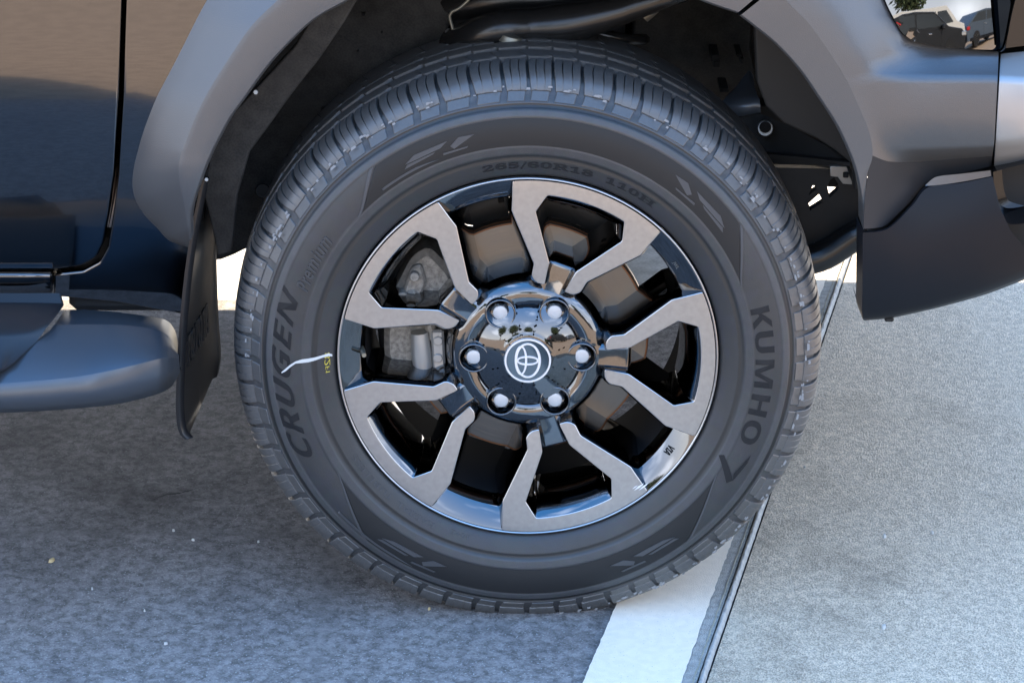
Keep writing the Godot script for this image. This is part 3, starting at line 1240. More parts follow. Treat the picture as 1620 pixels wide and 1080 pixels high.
# a raised oval band
func oval(st: SurfaceTool, c: Vector2, a: float, b: float, w: float, z: float, hgt: float, pinch := 0.0):
	var rows := [PackedVector3Array(), PackedVector3Array(), PackedVector3Array(), PackedVector3Array()]
	for k in 96:
		var t := TAU * k / 96.0
		var ww := w * (1.0 + pinch * cos(2.0 * t))
		for j in 4:
			var ins: float = [0.0, 0.12, 0.88, 1.0][j]
			rows[j].append(Vector3(c.x + (a - ww * ins) * cos(t), c.y + H + (b - ww * ins) * sin(t), z + (hgt if j == 1 or j == 2 else 0.0)))
	loft(st, rows, [1, 2], true)


func emblem():
	var st := surf()
	lathe(st, PackedVector2Array([Vector2(0.0001, 0.0006), Vector2(0.0272, 0.0006)]), 72)
	commit(st, "emblem_field", M.gloss, wheel_node)
	st = surf()
	oval(st, Vector2.ZERO, 0.0302, 0.0302, 0.0029, -0.0005, 0.0028)
	oval(st, Vector2.ZERO, 0.0172, 0.0242, 0.0034, 0.0004, 0.0016, 0.15)
	oval(st, Vector2(-0.0002, 0.0), 0.0146, 0.0066, 0.0028, 0.0004, 0.0019, 0.0)
	oval(st, Vector2(-0.0088, 0.0002), 0.0083, 0.0202, 0.0029, 0.0004, 0.0013, 0.1)
	commit(st, "emblem", M.emblem, wheel_node)


func lug(deg: float):
	var c := polar(0.0698, deg, 0.0)
	var st := surf()
	lathe(st, PackedVector2Array([Vector2(0.0202, -0.030), Vector2(0.0200, -0.0095), Vector2(0.0192, -0.0078), Vector2(0.0180, -0.0076), Vector2(0.0174, -0.0090), Vector2(0.0168, -0.0200), Vector2(0.0160, -0.034), Vector2(0.0001, -0.034)]), 48, [6], c)
	commit(st, "nut_pocket", M.gloss, wheel_node)
	st = surf()
	var rows := []
	for p in [[0.0140, -0.0335, 0.0], [0.0140, -0.0310, 0.0], [0.0122, -0.0300, 1.0], [0.0121, -0.0178, 1.0], [0.0114, -0.0152, 0.5], [0.0097, -0.0134, 0.0]]:
		var row := PackedVector3Array()
		for k in 48:
			var t := TAU * k / 48.0 + deg_to_rad(deg * 2.3)
			var hex := 1.0 / cos(fposmod(t, PI / 3.0) - PI / 6.0)
			var r: float = p[0] * lerpf(1.0, hex, p[2])
			row.append(c + Vector3(r * cos(t), r * sin(t), p[1]))
		rows.append(row)
	loft(st, rows, [1, 2, 3, 4], true)
	var nut := commit(st, "lug_nut", M.chrome, wheel_node)
	st = surf()
	lathe(st, PackedVector2Array([Vector2(0.0096, -0.0136), Vector2(0.0090, -0.0124), Vector2(0.0070, -0.0117), Vector2(0.0035, -0.0114), Vector2(0.0001, -0.0113)]), 36, [1], c)
	commit(st, "lug_nut_end", M.nut_face, wheel_node)


# ---------------------------------------------------------------- brake

func brake():
	var st := surf()
	var dp := PackedVector2Array([Vector2(0.0860, -0.110), Vector2(0.0860, -0.088), Vector2(0.0880, -0.0865)])
	for k in 60: dp.append(Vector2(lerpf(0.0885, 0.1570, k / 59.0), -0.0865 + 0.00007 * noise.get_noise_1d(k * 1.7)))
	dp.append_array(PackedVector2Array([Vector2(0.1592, -0.0885), Vector2(0.1592, -0.098)]))
	lathe(st, dp, 160, [1, 2, 62, 63])
	lathe(st, PackedVector2Array([Vector2(0.1592, -0.104), Vector2(0.1592, -0.114), Vector2(0.088, -0.115)]), 160, [1])
	var disc := commit(st, "brake_disc", M.disc, truck)
	st = surf()
	lathe(st, PackedVector2Array([Vector2(0.1596, -0.0895), Vector2(0.1596, -0.0975)]), 120)
	commit(st, "rusty_edge", M.rust, disc)
	for q in [[0.080, -0.0868, 0.0915, -0.0862], [0.1566, -0.0861, 0.1588, -0.0866]]:
		st = surf()
		lathe(st, PackedVector2Array([Vector2(q[0], q[1]), Vector2(q[2], q[3])]), 120)
		commit(st, "rusty_edge", M.rust, disc)
	# dust shield over the top, with its square slots
	st = surf()
	var rows := []
	for j in 4:
		var row := PackedVector3Array()
		for k in 61: row.append(polar([0.155, 0.158, 0.196, 0.199][j], lerpf(38.0, 206.0, k / 60.0), [-0.130, -0.122, -0.120, -0.128][j]))
		rows.append(row)
	loft(st, rows)
	var sh := commit(st, "dust_shield", M.shield, truck)
	for a in [[101.0, 0.181], [89.0, 0.181], [75.0, 0.181], [70.0, 0.181]]:
		box_at("slot", polar(a[1], a[0], -0.1205), Vector3(0.008, 0.007, 0.006), M.dark_hole, sh, 0.001, Vector3(0, 0, deg_to_rad(a[0] - 90.0)))
	# caliper astride the disc at the rear
	st = surf()
	var cal := rounded(PackedVector2Array([Vector2(-0.094, 0.090), Vector2(-0.102, 0.104), Vector2(-0.128, 0.132), Vector2(-0.150, 0.118), Vector2(-0.176, 0.066), Vector2(-0.188, 0.018), Vector2(-0.188, -0.020), Vector2(-0.180, -0.034), Vector2(-0.112, -0.030), Vector2(-0.106, 0.030)]), 0.012)
	plate(st, cal, -0.062, -0.150, 0.008)
	var caliper := commit(st, "brake_caliper", M.cast, truck)
	caliper.position.y = H
	# bosses, pistons and the bracket, in the wheel's own plane
	for b in [[-0.148, 0.062, 0.018, 0.034], [-0.128, 0.030, 0.014, 0.052], [-0.131, -0.004, 0.012, 0.044]]:
		box_at("casting_rib", Vector3(b[0], b[1], -0.058), Vector3(b[2], b[3], 0.020), M.cast, caliper, 0.005, Vector3(0, 0, 0.2))
	st = surf()
	tube(st, [Vector3(-0.1365, -0.032, -0.052), Vector3(-0.1385, -0.010, -0.050), Vector3(-0.1410, 0.020, -0.050)], [0.0125, 0.0135, 0.0115], 18)
	commit(st, "piston_housing", M.piston, caliper)
	box_at("bracket", Vector3(-0.1165, -0.004, -0.050), Vector3(0.017, 0.056, 0.010), M.piston, caliper, 0.003, Vector3(0, 0, 0.04))
	for b in [[-0.1165, 0.010], [-0.1170, -0.014], [-0.146, 0.098], [-0.162, 0.071], [-0.133, 0.066]]:
		st = surf()
		lathe(st, PackedVector2Array([Vector2(0.0062, -0.062), Vector2(0.0062, -0.0430), Vector2(0.0052, -0.0420), Vector2(0.0001, -0.0420)]), 18, [1, 2], Vector3(b[0], b[1], 0.0))
		commit(st, "bolt", M.cast if b[1] > 0.05 else M.piston, caliper)
	st = surf()
	plate(st, rounded(PackedVector2Array([Vector2(-0.168, 0.056), Vector2(-0.150, 0.108), Vector2(-0.137, 0.112), Vector2(-0.131, 0.086), Vector2(-0.146, 0.052)]), 0.006), -0.052, -0.066, 0.003)
	commit(st, "pad_plate", M.cast, caliper)
	# hub carrier behind the disc
	st = surf()
	lathe(st, PackedVector2Array([Vector2(0.090, -0.118), Vector2(0.092, -0.150), Vector2(0.070, -0.20), Vector2(0.045, -0.24), Vector2(0.001, -0.25)]), 48, [1])
	commit(st, "hub_carrier", M.under, truck)


# ---------------------------------------------------------------- side bodywork

func door_z(_x: float, y: float) -> float:
	var t := maxf(0.0, 0.78 - y)
	return -0.018 - 0.60 * t * t - 0.04 * maxf(0.0, y - 0.78) * maxf(0.0, y - 0.78)


func body():
	# front door, fender behind the wheel, sill
	var door := panel("front_door", rounded(PackedVector2Array([Vector2(-0.8964, 0.9844), Vector2(-0.4945, 0.9844), Vector2(-0.5021, 0.8352), Vector2(-0.5118, 0.7133), Vector2(-0.5256, 0.6052), Vector2(-0.5365, 0.5503), Vector2(-0.5471, 0.5047), Vector2(-0.5592, 0.4812), Vector2(-0.5802, 0.4683), Vector2(-0.6154, 0.4623), Vector2(-0.9575, 0.4613)]), 0.006), M.paint, 0.022, door_z, truck, 0.0035)
	panel("front_fender", rounded(PackedVector2Array([Vector2(-0.4898, 0.9844), Vector2(-0.4974, 0.8352), Vector2(-0.5071, 0.7133), Vector2(-0.5205, 0.6034), Vector2(-0.5315, 0.5475), Vector2(-0.5429, 0.4979), Vector2(-0.5558, 0.4743), Vector2(-0.5786, 0.4603), Vector2(-0.6179, 0.4553), Vector2(-0.6221, 0.4194), Vector2(-0.5821, 0.4142), Vector2(-0.5378, 0.4089), Vector2(-0.4908, 0.3973), Vector2(-0.4533, 0.3887), Vector2(-0.4407, 0.4482), Vector2(-0.4278, 0.5076), Vector2(-0.4326, 0.555), Vector2(-0.4575, 0.5456), Vector2(-0.4679, 0.6274), Vector2(-0.4293, 0.7547), Vector2(-0.3948, 0.8352), Vector2(-0.32, 0.9844)]), 0.003), M.paint, 0.016, door_z, truck, 0.0035)
	var st := surf()
	var rows := []
	for r in [[Vector3(-0.9605, 0.4575, -0.09), Vector3(-0.624, 0.4575, -0.09)], [Vector3(-0.9564, 0.4609, -0.074), Vector3(-0.6214, 0.4609, -0.074)], [Vector3(-0.955, 0.4608, -0.068), Vector3(-0.6205, 0.4608, -0.068)], [Vector3(-0.9546, 0.4593, -0.066), Vector3(-0.6202, 0.4593, -0.066)], [Vector3(-0.955, 0.4545, -0.066), Vector3(-0.6205, 0.4545, -0.066)], [Vector3(-0.957, 0.4427, -0.07), Vector3(-0.6218, 0.4427, -0.07)], [Vector3(-0.9587, 0.4343, -0.074), Vector3(-0.6229, 0.4343, -0.074)], [Vector3(-0.9614, 0.4253, -0.082), Vector3(-0.6246, 0.4253, -0.082)], [Vector3(-0.9661, 0.4152, -0.098), Vector3(-0.6276, 0.4152, -0.098)]]:
		var a: Vector3 = r[0]
		var b: Vector3 = r[1]
		var row := PackedVector3Array()
		for k in 9: row.append(a.lerp(b, k / 8.0))
		row.append(b + Vector3(0.0015, 0, -0.003))
		row.append(b + Vector3(0.0015, 0, -0.03))
		rows.append(row)
	loft(st, rows)
	commit(st, "sill", M.paint, truck)
	flare()
	side_step()
	mud_flap()


func flare():
	var n := 10
	# from the foot of the flare up, over the arch and forward to the joint with the bumper
	var outer := [Vector3(-0.4393, 0.5075, -0.04), Vector3(-0.4593, 0.5143, -0.04), Vector3(-0.4747, 0.5314, -0.04), Vector3(-0.4893, 0.5484, -0.04), Vector3(-0.5011, 0.5712, -0.04), Vector3(-0.5039, 0.599, -0.04), Vector3(-0.4998, 0.6333, -0.04), Vector3(-0.4935, 0.6666, -0.04), Vector3(-0.4812, 0.7079, -0.04), Vector3(-0.4663, 0.7407, -0.04), Vector3(-0.4402, 0.7951, -0.04), Vector3(-0.4231, 0.8298, -0.04), Vector3(-0.3953, 0.8793, -0.04), Vector3(-0.322, 0.9654, -0.035), Vector3(-0.1813, 1.0376, -0.03), Vector3(-0.005, 1.0636, -0.03), Vector3(0.1559, 1.0453, -0.03), Vector3(0.2801, 0.9936, -0.03), Vector3(0.3832, 0.9211, -0.03)]
	var crease := [Vector3(-0.429, 0.5178, -0.012), Vector3(-0.4275, 0.5471, 0.01), Vector3(-0.4272, 0.5688, 0.02), Vector3(-0.4278, 0.5913, 0.028), Vector3(-0.4301, 0.6147, 0.034), Vector3(-0.4301, 0.6362, 0.037), Vector3(-0.4266, 0.6542, 0.037), Vector3(-0.4206, 0.668, 0.037), Vector3(-0.4035, 0.7069, 0.037), Vector3(-0.3851, 0.7399, 0.037), Vector3(-0.3541, 0.7863, 0.037), Vector3(-0.3307, 0.8172, 0.037), Vector3(-0.2967, 0.8487, 0.037), Vector3(-0.2418, 0.8971, 0.037), Vector3(-0.1418, 0.9571, 0.036), Vector3(-0.0052, 0.9801, 0.036), Vector3(0.1314, 0.9663, 0.036), Vector3(0.2157, 0.9302, 0.036), Vector3(0.2956, 0.8683, 0.034)]
	var lip := [Vector3(-0.4275, 0.5193, -0.01), Vector3(-0.4257, 0.5481, 0.008), Vector3(-0.4238, 0.5693, 0.014), Vector3(-0.4183, 0.5921, 0.02), Vector3(-0.4116, 0.6116, 0.024), Vector3(-0.4044, 0.6311, 0.026), Vector3(-0.3966, 0.6492, 0.026), Vector3(-0.3915, 0.6598, 0.026), Vector3(-0.3714, 0.6965, 0.026), Vector3(-0.355, 0.7192, 0.026), Vector3(-0.3256, 0.7594, 0.026), Vector3(-0.3048, 0.7834, 0.026), Vector3(-0.2651, 0.8215, 0.026), Vector3(-0.2244, 0.8452, 0.026), Vector3(-0.1507, 0.8836, 0.026), Vector3(-0.005, 0.907, 0.026), Vector3(0.1331, 0.8867, 0.026), Vector3(0.2029, 0.8507, 0.026), Vector3(0.2566, 0.831, 0.026)]
	flare_piece("wheel_arch_flare", spline_by_knots(outer, n), spline_by_knots(crease, n), spline_by_knots(lip, n), truck)


func flare_piece(called: String, o: Array, c: Array, l: Array, parent: Node):
	var st := surf()
	var back := []
	var toe := []
	var mid_o := []
	var near_c := []
	var past_c := []
	var in1 := []
	var in2 := []
	var in3 := []
	for i in o.size():
		var d: Vector3 = (l[i] - c[i])
		d = d.normalized() if d.length() > 1e-5 else Vector3.RIGHT
		back.append(o[i] + Vector3(0, 0, -0.010))
		toe.append(o[i].lerp(c[i], 0.05) + Vector3(0, 0, 0.003))
		mid_o.append(o[i].lerp(c[i], 0.5) + Vector3(0, 0, 0.006))
		near_c.append(o[i].lerp(c[i], 0.94) + Vector3(0, 0, 0.0015))
		past_c.append(c[i].lerp(l[i], 0.08))
		in1.append(l[i] + d * 0.003 + Vector3(0, 0, -0.003))
		in2.append(l[i] + d * 0.004 + Vector3(0, 0, -0.010))
		in3.append(l[i] + d * 0.002 + Vector3(0, 0, -0.045))
	loft(st, [back, o, toe, mid_o, near_c, past_c, l, in1, in2, in3], [1, 4, 6])
	commit(st, called, M.flare, parent)


func side_step():
	var a := [Vector3(-0.6048, 0.4049, -0.08), Vector3(-0.5965, 0.4054, -0.08), Vector3(-0.5883, 0.4054, -0.08), Vector3(-0.58, 0.4054, -0.08), Vector3(-0.5413, 0.4023, -0.08), Vector3(-0.5043, 0.397, -0.08), Vector3(-0.4781, 0.3922, -0.08), Vector3(-0.4692, 0.3873, -0.08), Vector3(-0.4637, 0.3785, -0.08), Vector3(-0.4608, 0.3696, -0.08), Vector3(-0.4589, 0.3546, -0.08), Vector3(-0.4585, 0.3439, -0.08)]
	var b := [Vector3(-0.6021, 0.4242, 0.035), Vector3(-0.5892, 0.4242, 0.035), Vector3(-0.5756, 0.4244, 0.035), Vector3(-0.5628, 0.4247, 0.035), Vector3(-0.5251, 0.4247, 0.035), Vector3(-0.4923, 0.4202, 0.03), Vector3(-0.4711, 0.4121, 0.022), Vector3(-0.4622, 0.4023, 0.012), Vector3(-0.4578, 0.3933, 0.004), Vector3(-0.4551, 0.3833, -0.004), Vector3(-0.4521, 0.3764, -0.004), Vector3(-0.4506, 0.3666, -0.016)]
	var c := [Vector3(-0.6726, 0.3826, 0.125), Vector3(-0.641, 0.3843, 0.125), Vector3(-0.5913, 0.3885, 0.125), Vector3(-0.5518, 0.3936, 0.125), Vector3(-0.516, 0.3973, 0.115), Vector3(-0.484, 0.4018, 0.105), Vector3(-0.4634, 0.4028, 0.092), Vector3(-0.4551, 0.3983, 0.076), Vector3(-0.4516, 0.3922, 0.06), Vector3(-0.4495, 0.3864, 0.045), Vector3(-0.4482, 0.3798, 0.03), Vector3(-0.447, 0.3715, 0.015)]
	var d := [Vector3(-0.9152, 0.3671, 0.135), Vector3(-0.6561, 0.368, 0.135), Vector3(-0.5908, 0.3713, 0.135), Vector3(-0.5513, 0.3764, 0.135), Vector3(-0.516, 0.378, 0.122), Vector3(-0.4842, 0.3826, 0.11), Vector3(-0.4637, 0.3848, 0.096), Vector3(-0.4553, 0.382, 0.08), Vector3(-0.452, 0.3775, 0.062), Vector3(-0.4497, 0.3752, 0.047), Vector3(-0.4484, 0.3711, 0.032), Vector3(-0.4468, 0.3663, 0.015)]
	var e := [Vector3(-0.9217, 0.3399, 0.118), Vector3(-0.6607, 0.3408, 0.118), Vector3(-0.5949, 0.3442, 0.118), Vector3(-0.5552, 0.3476, 0.118), Vector3(-0.5193, 0.3478, 0.108), Vector3(-0.4874, 0.3507, 0.096), Vector3(-0.4665, 0.3528, 0.084), Vector3(-0.4577, 0.3523, 0.07), Vector3(-0.454, 0.3503, 0.054), Vector3(-0.4516, 0.35, 0.04), Vector3(-0.4498, 0.3514, 0.026), Vector3(-0.4472, 0.3547, 0.012)]
	var n := 8
	var rows := [spline_by_knots(a, n), spline_by_knots(b, n), spline_by_knots(c, n), spline_by_knots(d, n), spline_by_knots(e, n)]
	var full := []
	var under := []
	var inner := []
	for p in rows[4]: under.append(Vector3(p.x, p.y - 0.002, minf(p.z - 0.05, -0.02)))
	for p in rows[0]: inner.append(Vector3(p.x, p.y - 0.02, -0.06))
	full.append(inner)
	full.append(rows[0])
	var mk := func(r0, r1, t, lift):
		var o := []
		for i in r0.size(): o.append(r0[i].lerp(r1[i], t) + lift)
		return o
	full.append(mk.call(rows[0], rows[1], 0.06, Vector3(0, 0.002, 0)))
	full.append(mk.call(rows[0], rows[1], 0.92, Vector3(0, 0.0015, 0)))
	full.append(mk.call(rows[1], rows[2], 0.06, Vector3.ZERO))
	full.append(mk.call(rows[1], rows[2], 0.5, Vector3(0, 0.003, 0)))
	full.append(mk.call(rows[1], rows[2], 0.88, Vector3(0, 0.002, 0)))
	full.append(rows[2])
	full.append(rows[3])
	full.append(rows[4])
	full.append(under)
	var st := surf()
	loft(st, full, [1, 3, 7])
	var step := commit(st, "side_step", M.step, truck)
	# the sunken foot pad with its ribs
	st = surf()
	var pr := [[Vector3(-0.9566, 0.4264, -0.062), Vector3(-0.817, 0.4264, -0.062), Vector3(-0.6527, 0.4264, -0.062), Vector3(-0.6092, 0.4264, -0.062), Vector3(-0.606, 0.4246, -0.062)], [Vector3(-0.9545, 0.4185, -0.05), Vector3(-0.8152, 0.4185, -0.05), Vector3(-0.6513, 0.4176, -0.05), Vector3(-0.6055, 0.4167, -0.05), Vector3(-0.6015, 0.4141, -0.05)], [Vector3(-0.9494, 0.4223, -0.03), Vector3(-0.8108, 0.4223, -0.03), Vector3(-0.6479, 0.4214, -0.03), Vector3(-0.6039, 0.4205, -0.03), Vector3(-0.6, 0.4188, -0.03)], [Vector3(-0.9335, 0.4145, 0.04), Vector3(-0.7973, 0.4145, 0.04), Vector3(-0.6611, 0.4145, 0.04), Vector3(-0.6249, 0.418, 0.04), Vector3(-0.6012, 0.4265, 0.04)], [Vector3(-0.9314, 0.4115, 0.05), Vector3(-0.7955, 0.4115, 0.05), Vector3(-0.6677, 0.4115, 0.05), Vector3(-0.6339, 0.414, 0.05), Vector3(-0.608, 0.4208, 0.05)], [Vector3(-0.9302, 0.4086, 0.056), Vector3(-0.7945, 0.4086, 0.056), Vector3(-0.6668, 0.4086, 0.056), Vector3(-0.638, 0.4103, 0.056), Vector3(-0.6139, 0.4129, 0.056)], [Vector3(-0.9297, 0.4033, 0.06), Vector3(-0.7941, 0.4033, 0.06), Vector3(-0.6665, 0.4033, 0.06), Vector3(-0.6426, 0.4033, 0.06), Vector3(-0.6201, 0.4059, 0.06)], [Vector3(-0.9209, 0.3824, 0.105), Vector3(-0.7866, 0.3824, 0.105), Vector3(-0.6599, 0.3874, 0.105), Vector3(-0.6501, 0.3925, 0.105), Vector3(-0.6421, 0.3942, 0.105)], [Vector3(-0.9194, 0.3809, 0.112), Vector3(-0.7853, 0.3809, 0.112), Vector3(-0.6637, 0.3834, 0.112), Vector3(-0.6565, 0.3859, 0.112), Vector3(-0.6508, 0.3885, 0.112)], [Vector3(-0.9154, 0.3676, 0.134), Vector3(-0.8131, 0.3701, 0.134), Vector3(-0.7263, 0.3769, 0.134), Vector3(-0.6867, 0.3828, 0.134), Vector3(-0.6676, 0.387, 0.134)]]
	var prs := []
	for r in pr:
		var s := spline_by_knots(r, 8)
		for i in s.size(): s[i] += Vector3(0, 0.009, 0.0)
		prs.append(s)
	loft(st, prs, [1])
	commit(st, "step_pad", M.step_pad, step)
	for rib in [[Vector3(-0.9281, 0.3993, 0.0685), Vector3(-0.6494, 0.3993, 0.0685)], [Vector3(-0.9259, 0.3941, 0.0795), Vector3(-0.6527, 0.3941, 0.0795)], [Vector3(-0.9238, 0.389, 0.0905), Vector3(-0.6559, 0.389, 0.0905)]]:
		st = surf()
		tube(st, [rib[0] + Vector3(0, 0.003, 0), rib[1] + Vector3(0, 0.003, 0)], [0.0022], 10)
		commit(st, "grip_rib", M.step_pad, step)


func mud_flap():
	var near_ := spline([Vector3(-0.4051, 0.6086, -0.004), Vector3(-0.4155, 0.5652, -0.004), Vector3(-0.4253, 0.5188, -0.004), Vector3(-0.4326, 0.4763, -0.004), Vector3(-0.4396, 0.4249, -0.004), Vector3(-0.4453, 0.3729, -0.004), Vector3(-0.4488, 0.3292, -0.004), Vector3(-0.4506, 0.2939, -0.004), Vector3(-0.4492, 0.2691, -0.004), Vector3(-0.4455, 0.2585, -0.004), Vector3(-0.4407, 0.254, -0.004)], 40)
	var far_ := spline([Vector3(-0.4084, 0.5919, -0.25), Vector3(-0.4159, 0.5254, -0.25), Vector3(-0.4213, 0.4716, -0.25), Vector3(-0.425, 0.4173, -0.25), Vector3(-0.4255, 0.3807, -0.25), Vector3(-0.4255, 0.3347, -0.25), Vector3(-0.4242, 0.2976, -0.25), Vector3(-0.4242, 0.2743, -0.25), Vector3(-0.4265, 0.2603, -0.25), Vector3(-0.4275, 0.2547, -0.25), Vector3(-0.4285, 0.2509, -0.25)], 40)
	var st := surf()
	var rows := []
	# outer rolled edge, then the face that looks forward, with a stiffening step near each side
	for k in 11:
		var t: float = [0.0, 0.0, 0.02, 0.045, 0.06, 0.10, 0.5, 0.90, 0.94, 1.0, 1.0][k]
		var dx: float = [-0.006, -0.002, 0.0035, 0.003, -0.002, -0.003, -0.003, -0.003, 0.002, 0.002, -0.006][k]
		var row := []
		for i in near_.size(): row.append(near_[i].lerp(far_[i], t) + Vector3(dx, 0, 0))
		rows.append(row)
	loft(st, rows, [1, 3, 4, 6, 8, 9])
	var back := []
	for row in [rows[0], rows[10]]: back.append(row)
	loft(st, back)
	var foot := []
	for t in [0, 10]:
		foot.append(rows[t][39])
	var flap := commit(st, "mud_flap", M.flap, truck)
	# raised name across the face
	st = surf()
	st.set_smooth_group(-1)
	for p in letters("TOYOTA"):
		var u := lerpf(0.20, 0.80, p.x)
		var v := lerpf(30.0, 25.0, p.y)
		var i := int(v)
		var q: Vector3 = near_[i].lerp(far_[i], u).lerp(near_[i + 1].lerp(far_[i + 1], u), v - i)
		st.add_vertex(q + Vector3(-0.004 + 0.0030 * p.z, 0, 0))
	commit(st, "raised_name", M.arm, flap)
	# bolt at its top
	st = surf()
	tube(st, [Vector3(-0.4047, 0.609, 0), Vector3(-0.404, 0.6109, 0.006)], [0.0030, 0.0022], 10)
	commit(st, "flap_screw", M.steel, flap)


# ---------------------------------------------------------------- nose

func front_end():
	var n := 8
	var crease := [Vector3(0.3018, 0.8652, 0.034), Vector3(0.3124, 0.8479, 0.034), Vector3(0.3419, 0.8188, 0.034), Vector3(0.3687, 0.7823, 0.034), Vector3(0.3936, 0.7423, 0.034), Vector3(0.4107, 0.7069, 0.034), Vector3(0.4229, 0.6777, 0.034), Vector3(0.4275, 0.6502, 0.032), Vector3(0.4228, 0.6252, 0.028), Vector3(0.4214, 0.595, 0.024), Vector3(0.4225, 0.5498, 0.018)]
	var lip := [Vector3(0.2601, 0.8278, 0.026), Vector3(0.2787, 0.8136, 0.026), Vector3(0.3049, 0.7921, 0.026), Vector3(0.3347, 0.7602, 0.026), Vector3(0.3593, 0.7256, 0.026), Vector3(0.3843, 0.6876, 0.026), Vector3(0.4014, 0.6525, 0.026), Vector3(0.4103, 0.6287, 0.026), Vector3(0.4161, 0.6039, 0.026), Vector3(0.4204, 0.5806, 0.018), Vector3(0.4229, 0.5478, 0.012)]
	var cs := spline_by_knots(crease, n)
	var ls := spline_by_knots(lip, n)
	var st := surf()
	var near_c := []
	var in1 := []
	var in2 := []
	var in3 := []
	for i in cs.size():
		var d: Vector3 = ls[i] - cs[i]
		d = d.normalized() if d.length() > 1e-4 else Vector3.LEFT
		near_c.append(cs[i].lerp(ls[i], 0.08))
		in1.append(ls[i] + d * 0.003 + Vector3(0, 0, -0.003))
		in2.append(ls[i] + d * 0.004 + Vector3(0, 0, -0.012))
		in3.append(ls[i] + d * 0.001 + Vector3(0, 0, -0.055))
	loft(st, [cs, near_c, ls, in1, in2, in3], [2])
	# the corner of the bumper: upper facet, ledge under the lamp, upright face, undercut
	var g := [
		[Vector3(0.3018, 0.8652, 0.034), Vector3(0.3261, 0.8945, 0.026), Vector3(0.3637, 0.9166, 0.01), Vector3(0.3836, 0.9261, 0), Vector3(0.3975, 0.9317, -0.01)],
		[Vector3(0.3124, 0.8479, 0.034), Vector3(0.3565, 0.8559, 0.028), Vector3(0.3983, 0.8544, 0.012), Vector3(0.4167, 0.8538, 0), Vector3(0.4322, 0.8525, -0.012)],
		[Vector3(0.3419, 0.8188, 0.034), Vector3(0.3806, 0.8249, 0.03), Vector3(0.418, 0.8232, 0.014), Vector3(0.4343, 0.8202, 0.002), Vector3(0.4487, 0.8167, -0.012)],
		[Vector3(0.3687, 0.7823, 0.034), Vector3(0.3988, 0.7918, 0.031), Vector3(0.4313, 0.7975, 0.016), Vector3(0.4483, 0.7992, 0.004), Vector3(0.463, 0.7951, -0.012)],
		[Vector3(0.3828, 0.7608, 0.034), Vector3(0.4152, 0.7711, 0.031), Vector3(0.4486, 0.7767, 0.01), Vector3(0.4668, 0.7806, -0.012), Vector3(0.479, 0.7824, -0.022)],
		[Vector3(0.3886, 0.7511, 0.034), Vector3(0.4204, 0.7613, 0.03), Vector3(0.4627, 0.7642, 0.002), Vector3(0.5232, 0.7642, -0.028), Vector3(0.5887, 0.7619, -0.04)],
		[Vector3(0.3928, 0.7439, 0.034), Vector3(0.4253, 0.7543, 0.031), Vector3(0.4703, 0.7521, 0.02), Vector3(0.5174, 0.7512, 0.018), Vector3(0.5804, 0.7491, 0.012)],
		[Vector3(0.3949, 0.7399, 0.034), Vector3(0.4284, 0.7485, 0.033), Vector3(0.4713, 0.7473, 0.026), Vector3(0.5166, 0.7471, 0.025), Vector3(0.5791, 0.7454, 0.019)],
		[Vector3(0.3978, 0.7343, 0.034), Vector3(0.4303, 0.7412, 0.033), Vector3(0.4722, 0.7405, 0.0275), Vector3(0.5167, 0.7403, 0.0265), Vector3(0.5789, 0.7386, 0.0205)],
		[Vector3(0.4116, 0.7045, 0.034), Vector3(0.437, 0.702, 0.031), Vector3(0.4752, 0.7004, 0.0255), Vector3(0.5192, 0.7001, 0.0245), Vector3(0.5797, 0.6984, 0.0185)],
		[Vector3(0.4229, 0.6769, 0.034), Vector3(0.4439, 0.665, 0.027), Vector3(0.4777, 0.6603, 0.022), Vector3(0.522, 0.6605, 0.02), Vector3(0.5806, 0.6613, 0.0145)],
		[Vector3(0.4252, 0.6636, 0.033), Vector3(0.4466, 0.6537, 0.022), Vector3(0.4811, 0.6499, 0.012), Vector3(0.5241, 0.6506, 0.009), Vector3(0.582, 0.6516, 0.004)],
		[Vector3(0.4275, 0.6502, 0.032), Vector3(0.4496, 0.6379, 0.016), Vector3(0.4891, 0.6273, -0.016), Vector3(0.5313, 0.6288, -0.022), Vector3(0.5867, 0.6311, -0.028)],
		[Vector3(0.424, 0.6304, 0.029), Vector3(0.4501, 0.6148, 0.008), Vector3(0.5018, 0.599, -0.04), Vector3(0.5417, 0.6009, -0.05), Vector3(0.5912, 0.6092, -0.056)],
		[Vector3(0.4227, 0.6138, 0.026), Vector3(0.4499, 0.597, 0.004), Vector3(0.4911, 0.5868, -0.028), Vector3(0.5072, 0.5917, -0.042), Vector3(0.5083, 0.5927, -0.044)],
		[Vector3(0.4214, 0.595, 0.024), Vector3(0.4443, 0.5803, 0.004), Vector3(0.4713, 0.5671, -0.016), Vector3(0.4842, 0.5704, -0.024), Vector3(0.486, 0.5715, -0.026)],
		[Vector3(0.4225, 0.5498, 0.018), Vector3(0.4365, 0.5473, 0.008), Vector3(0.4482, 0.5457, -0.002), Vector3(0.4545, 0.5462, -0.008), Vector3(0.4579, 0.5481, -0.01)]]
	var rows := []
	for r in g: rows.append(spline_by_knots(r, 9))
	st.set_smooth_group(60)
	var m := rows.size()
	for i in 12:
		for k in rows[0].size() - 1: quad(st, rows[i][k], rows[i][k + 1], rows[i + 1][k + 1], rows[i + 1][k])
	# returns: at the seam and along the lower edge
	st.set_smooth_group(61)
	for i in range(5, 12):
		var a: Vector3 = rows[i][-1]
		var b: Vector3 = rows[i + 1][-1]
		quad(st, a, a + Vector3(0.001, 0, -0.02), b + Vector3(0.001, 0, -0.02), b)
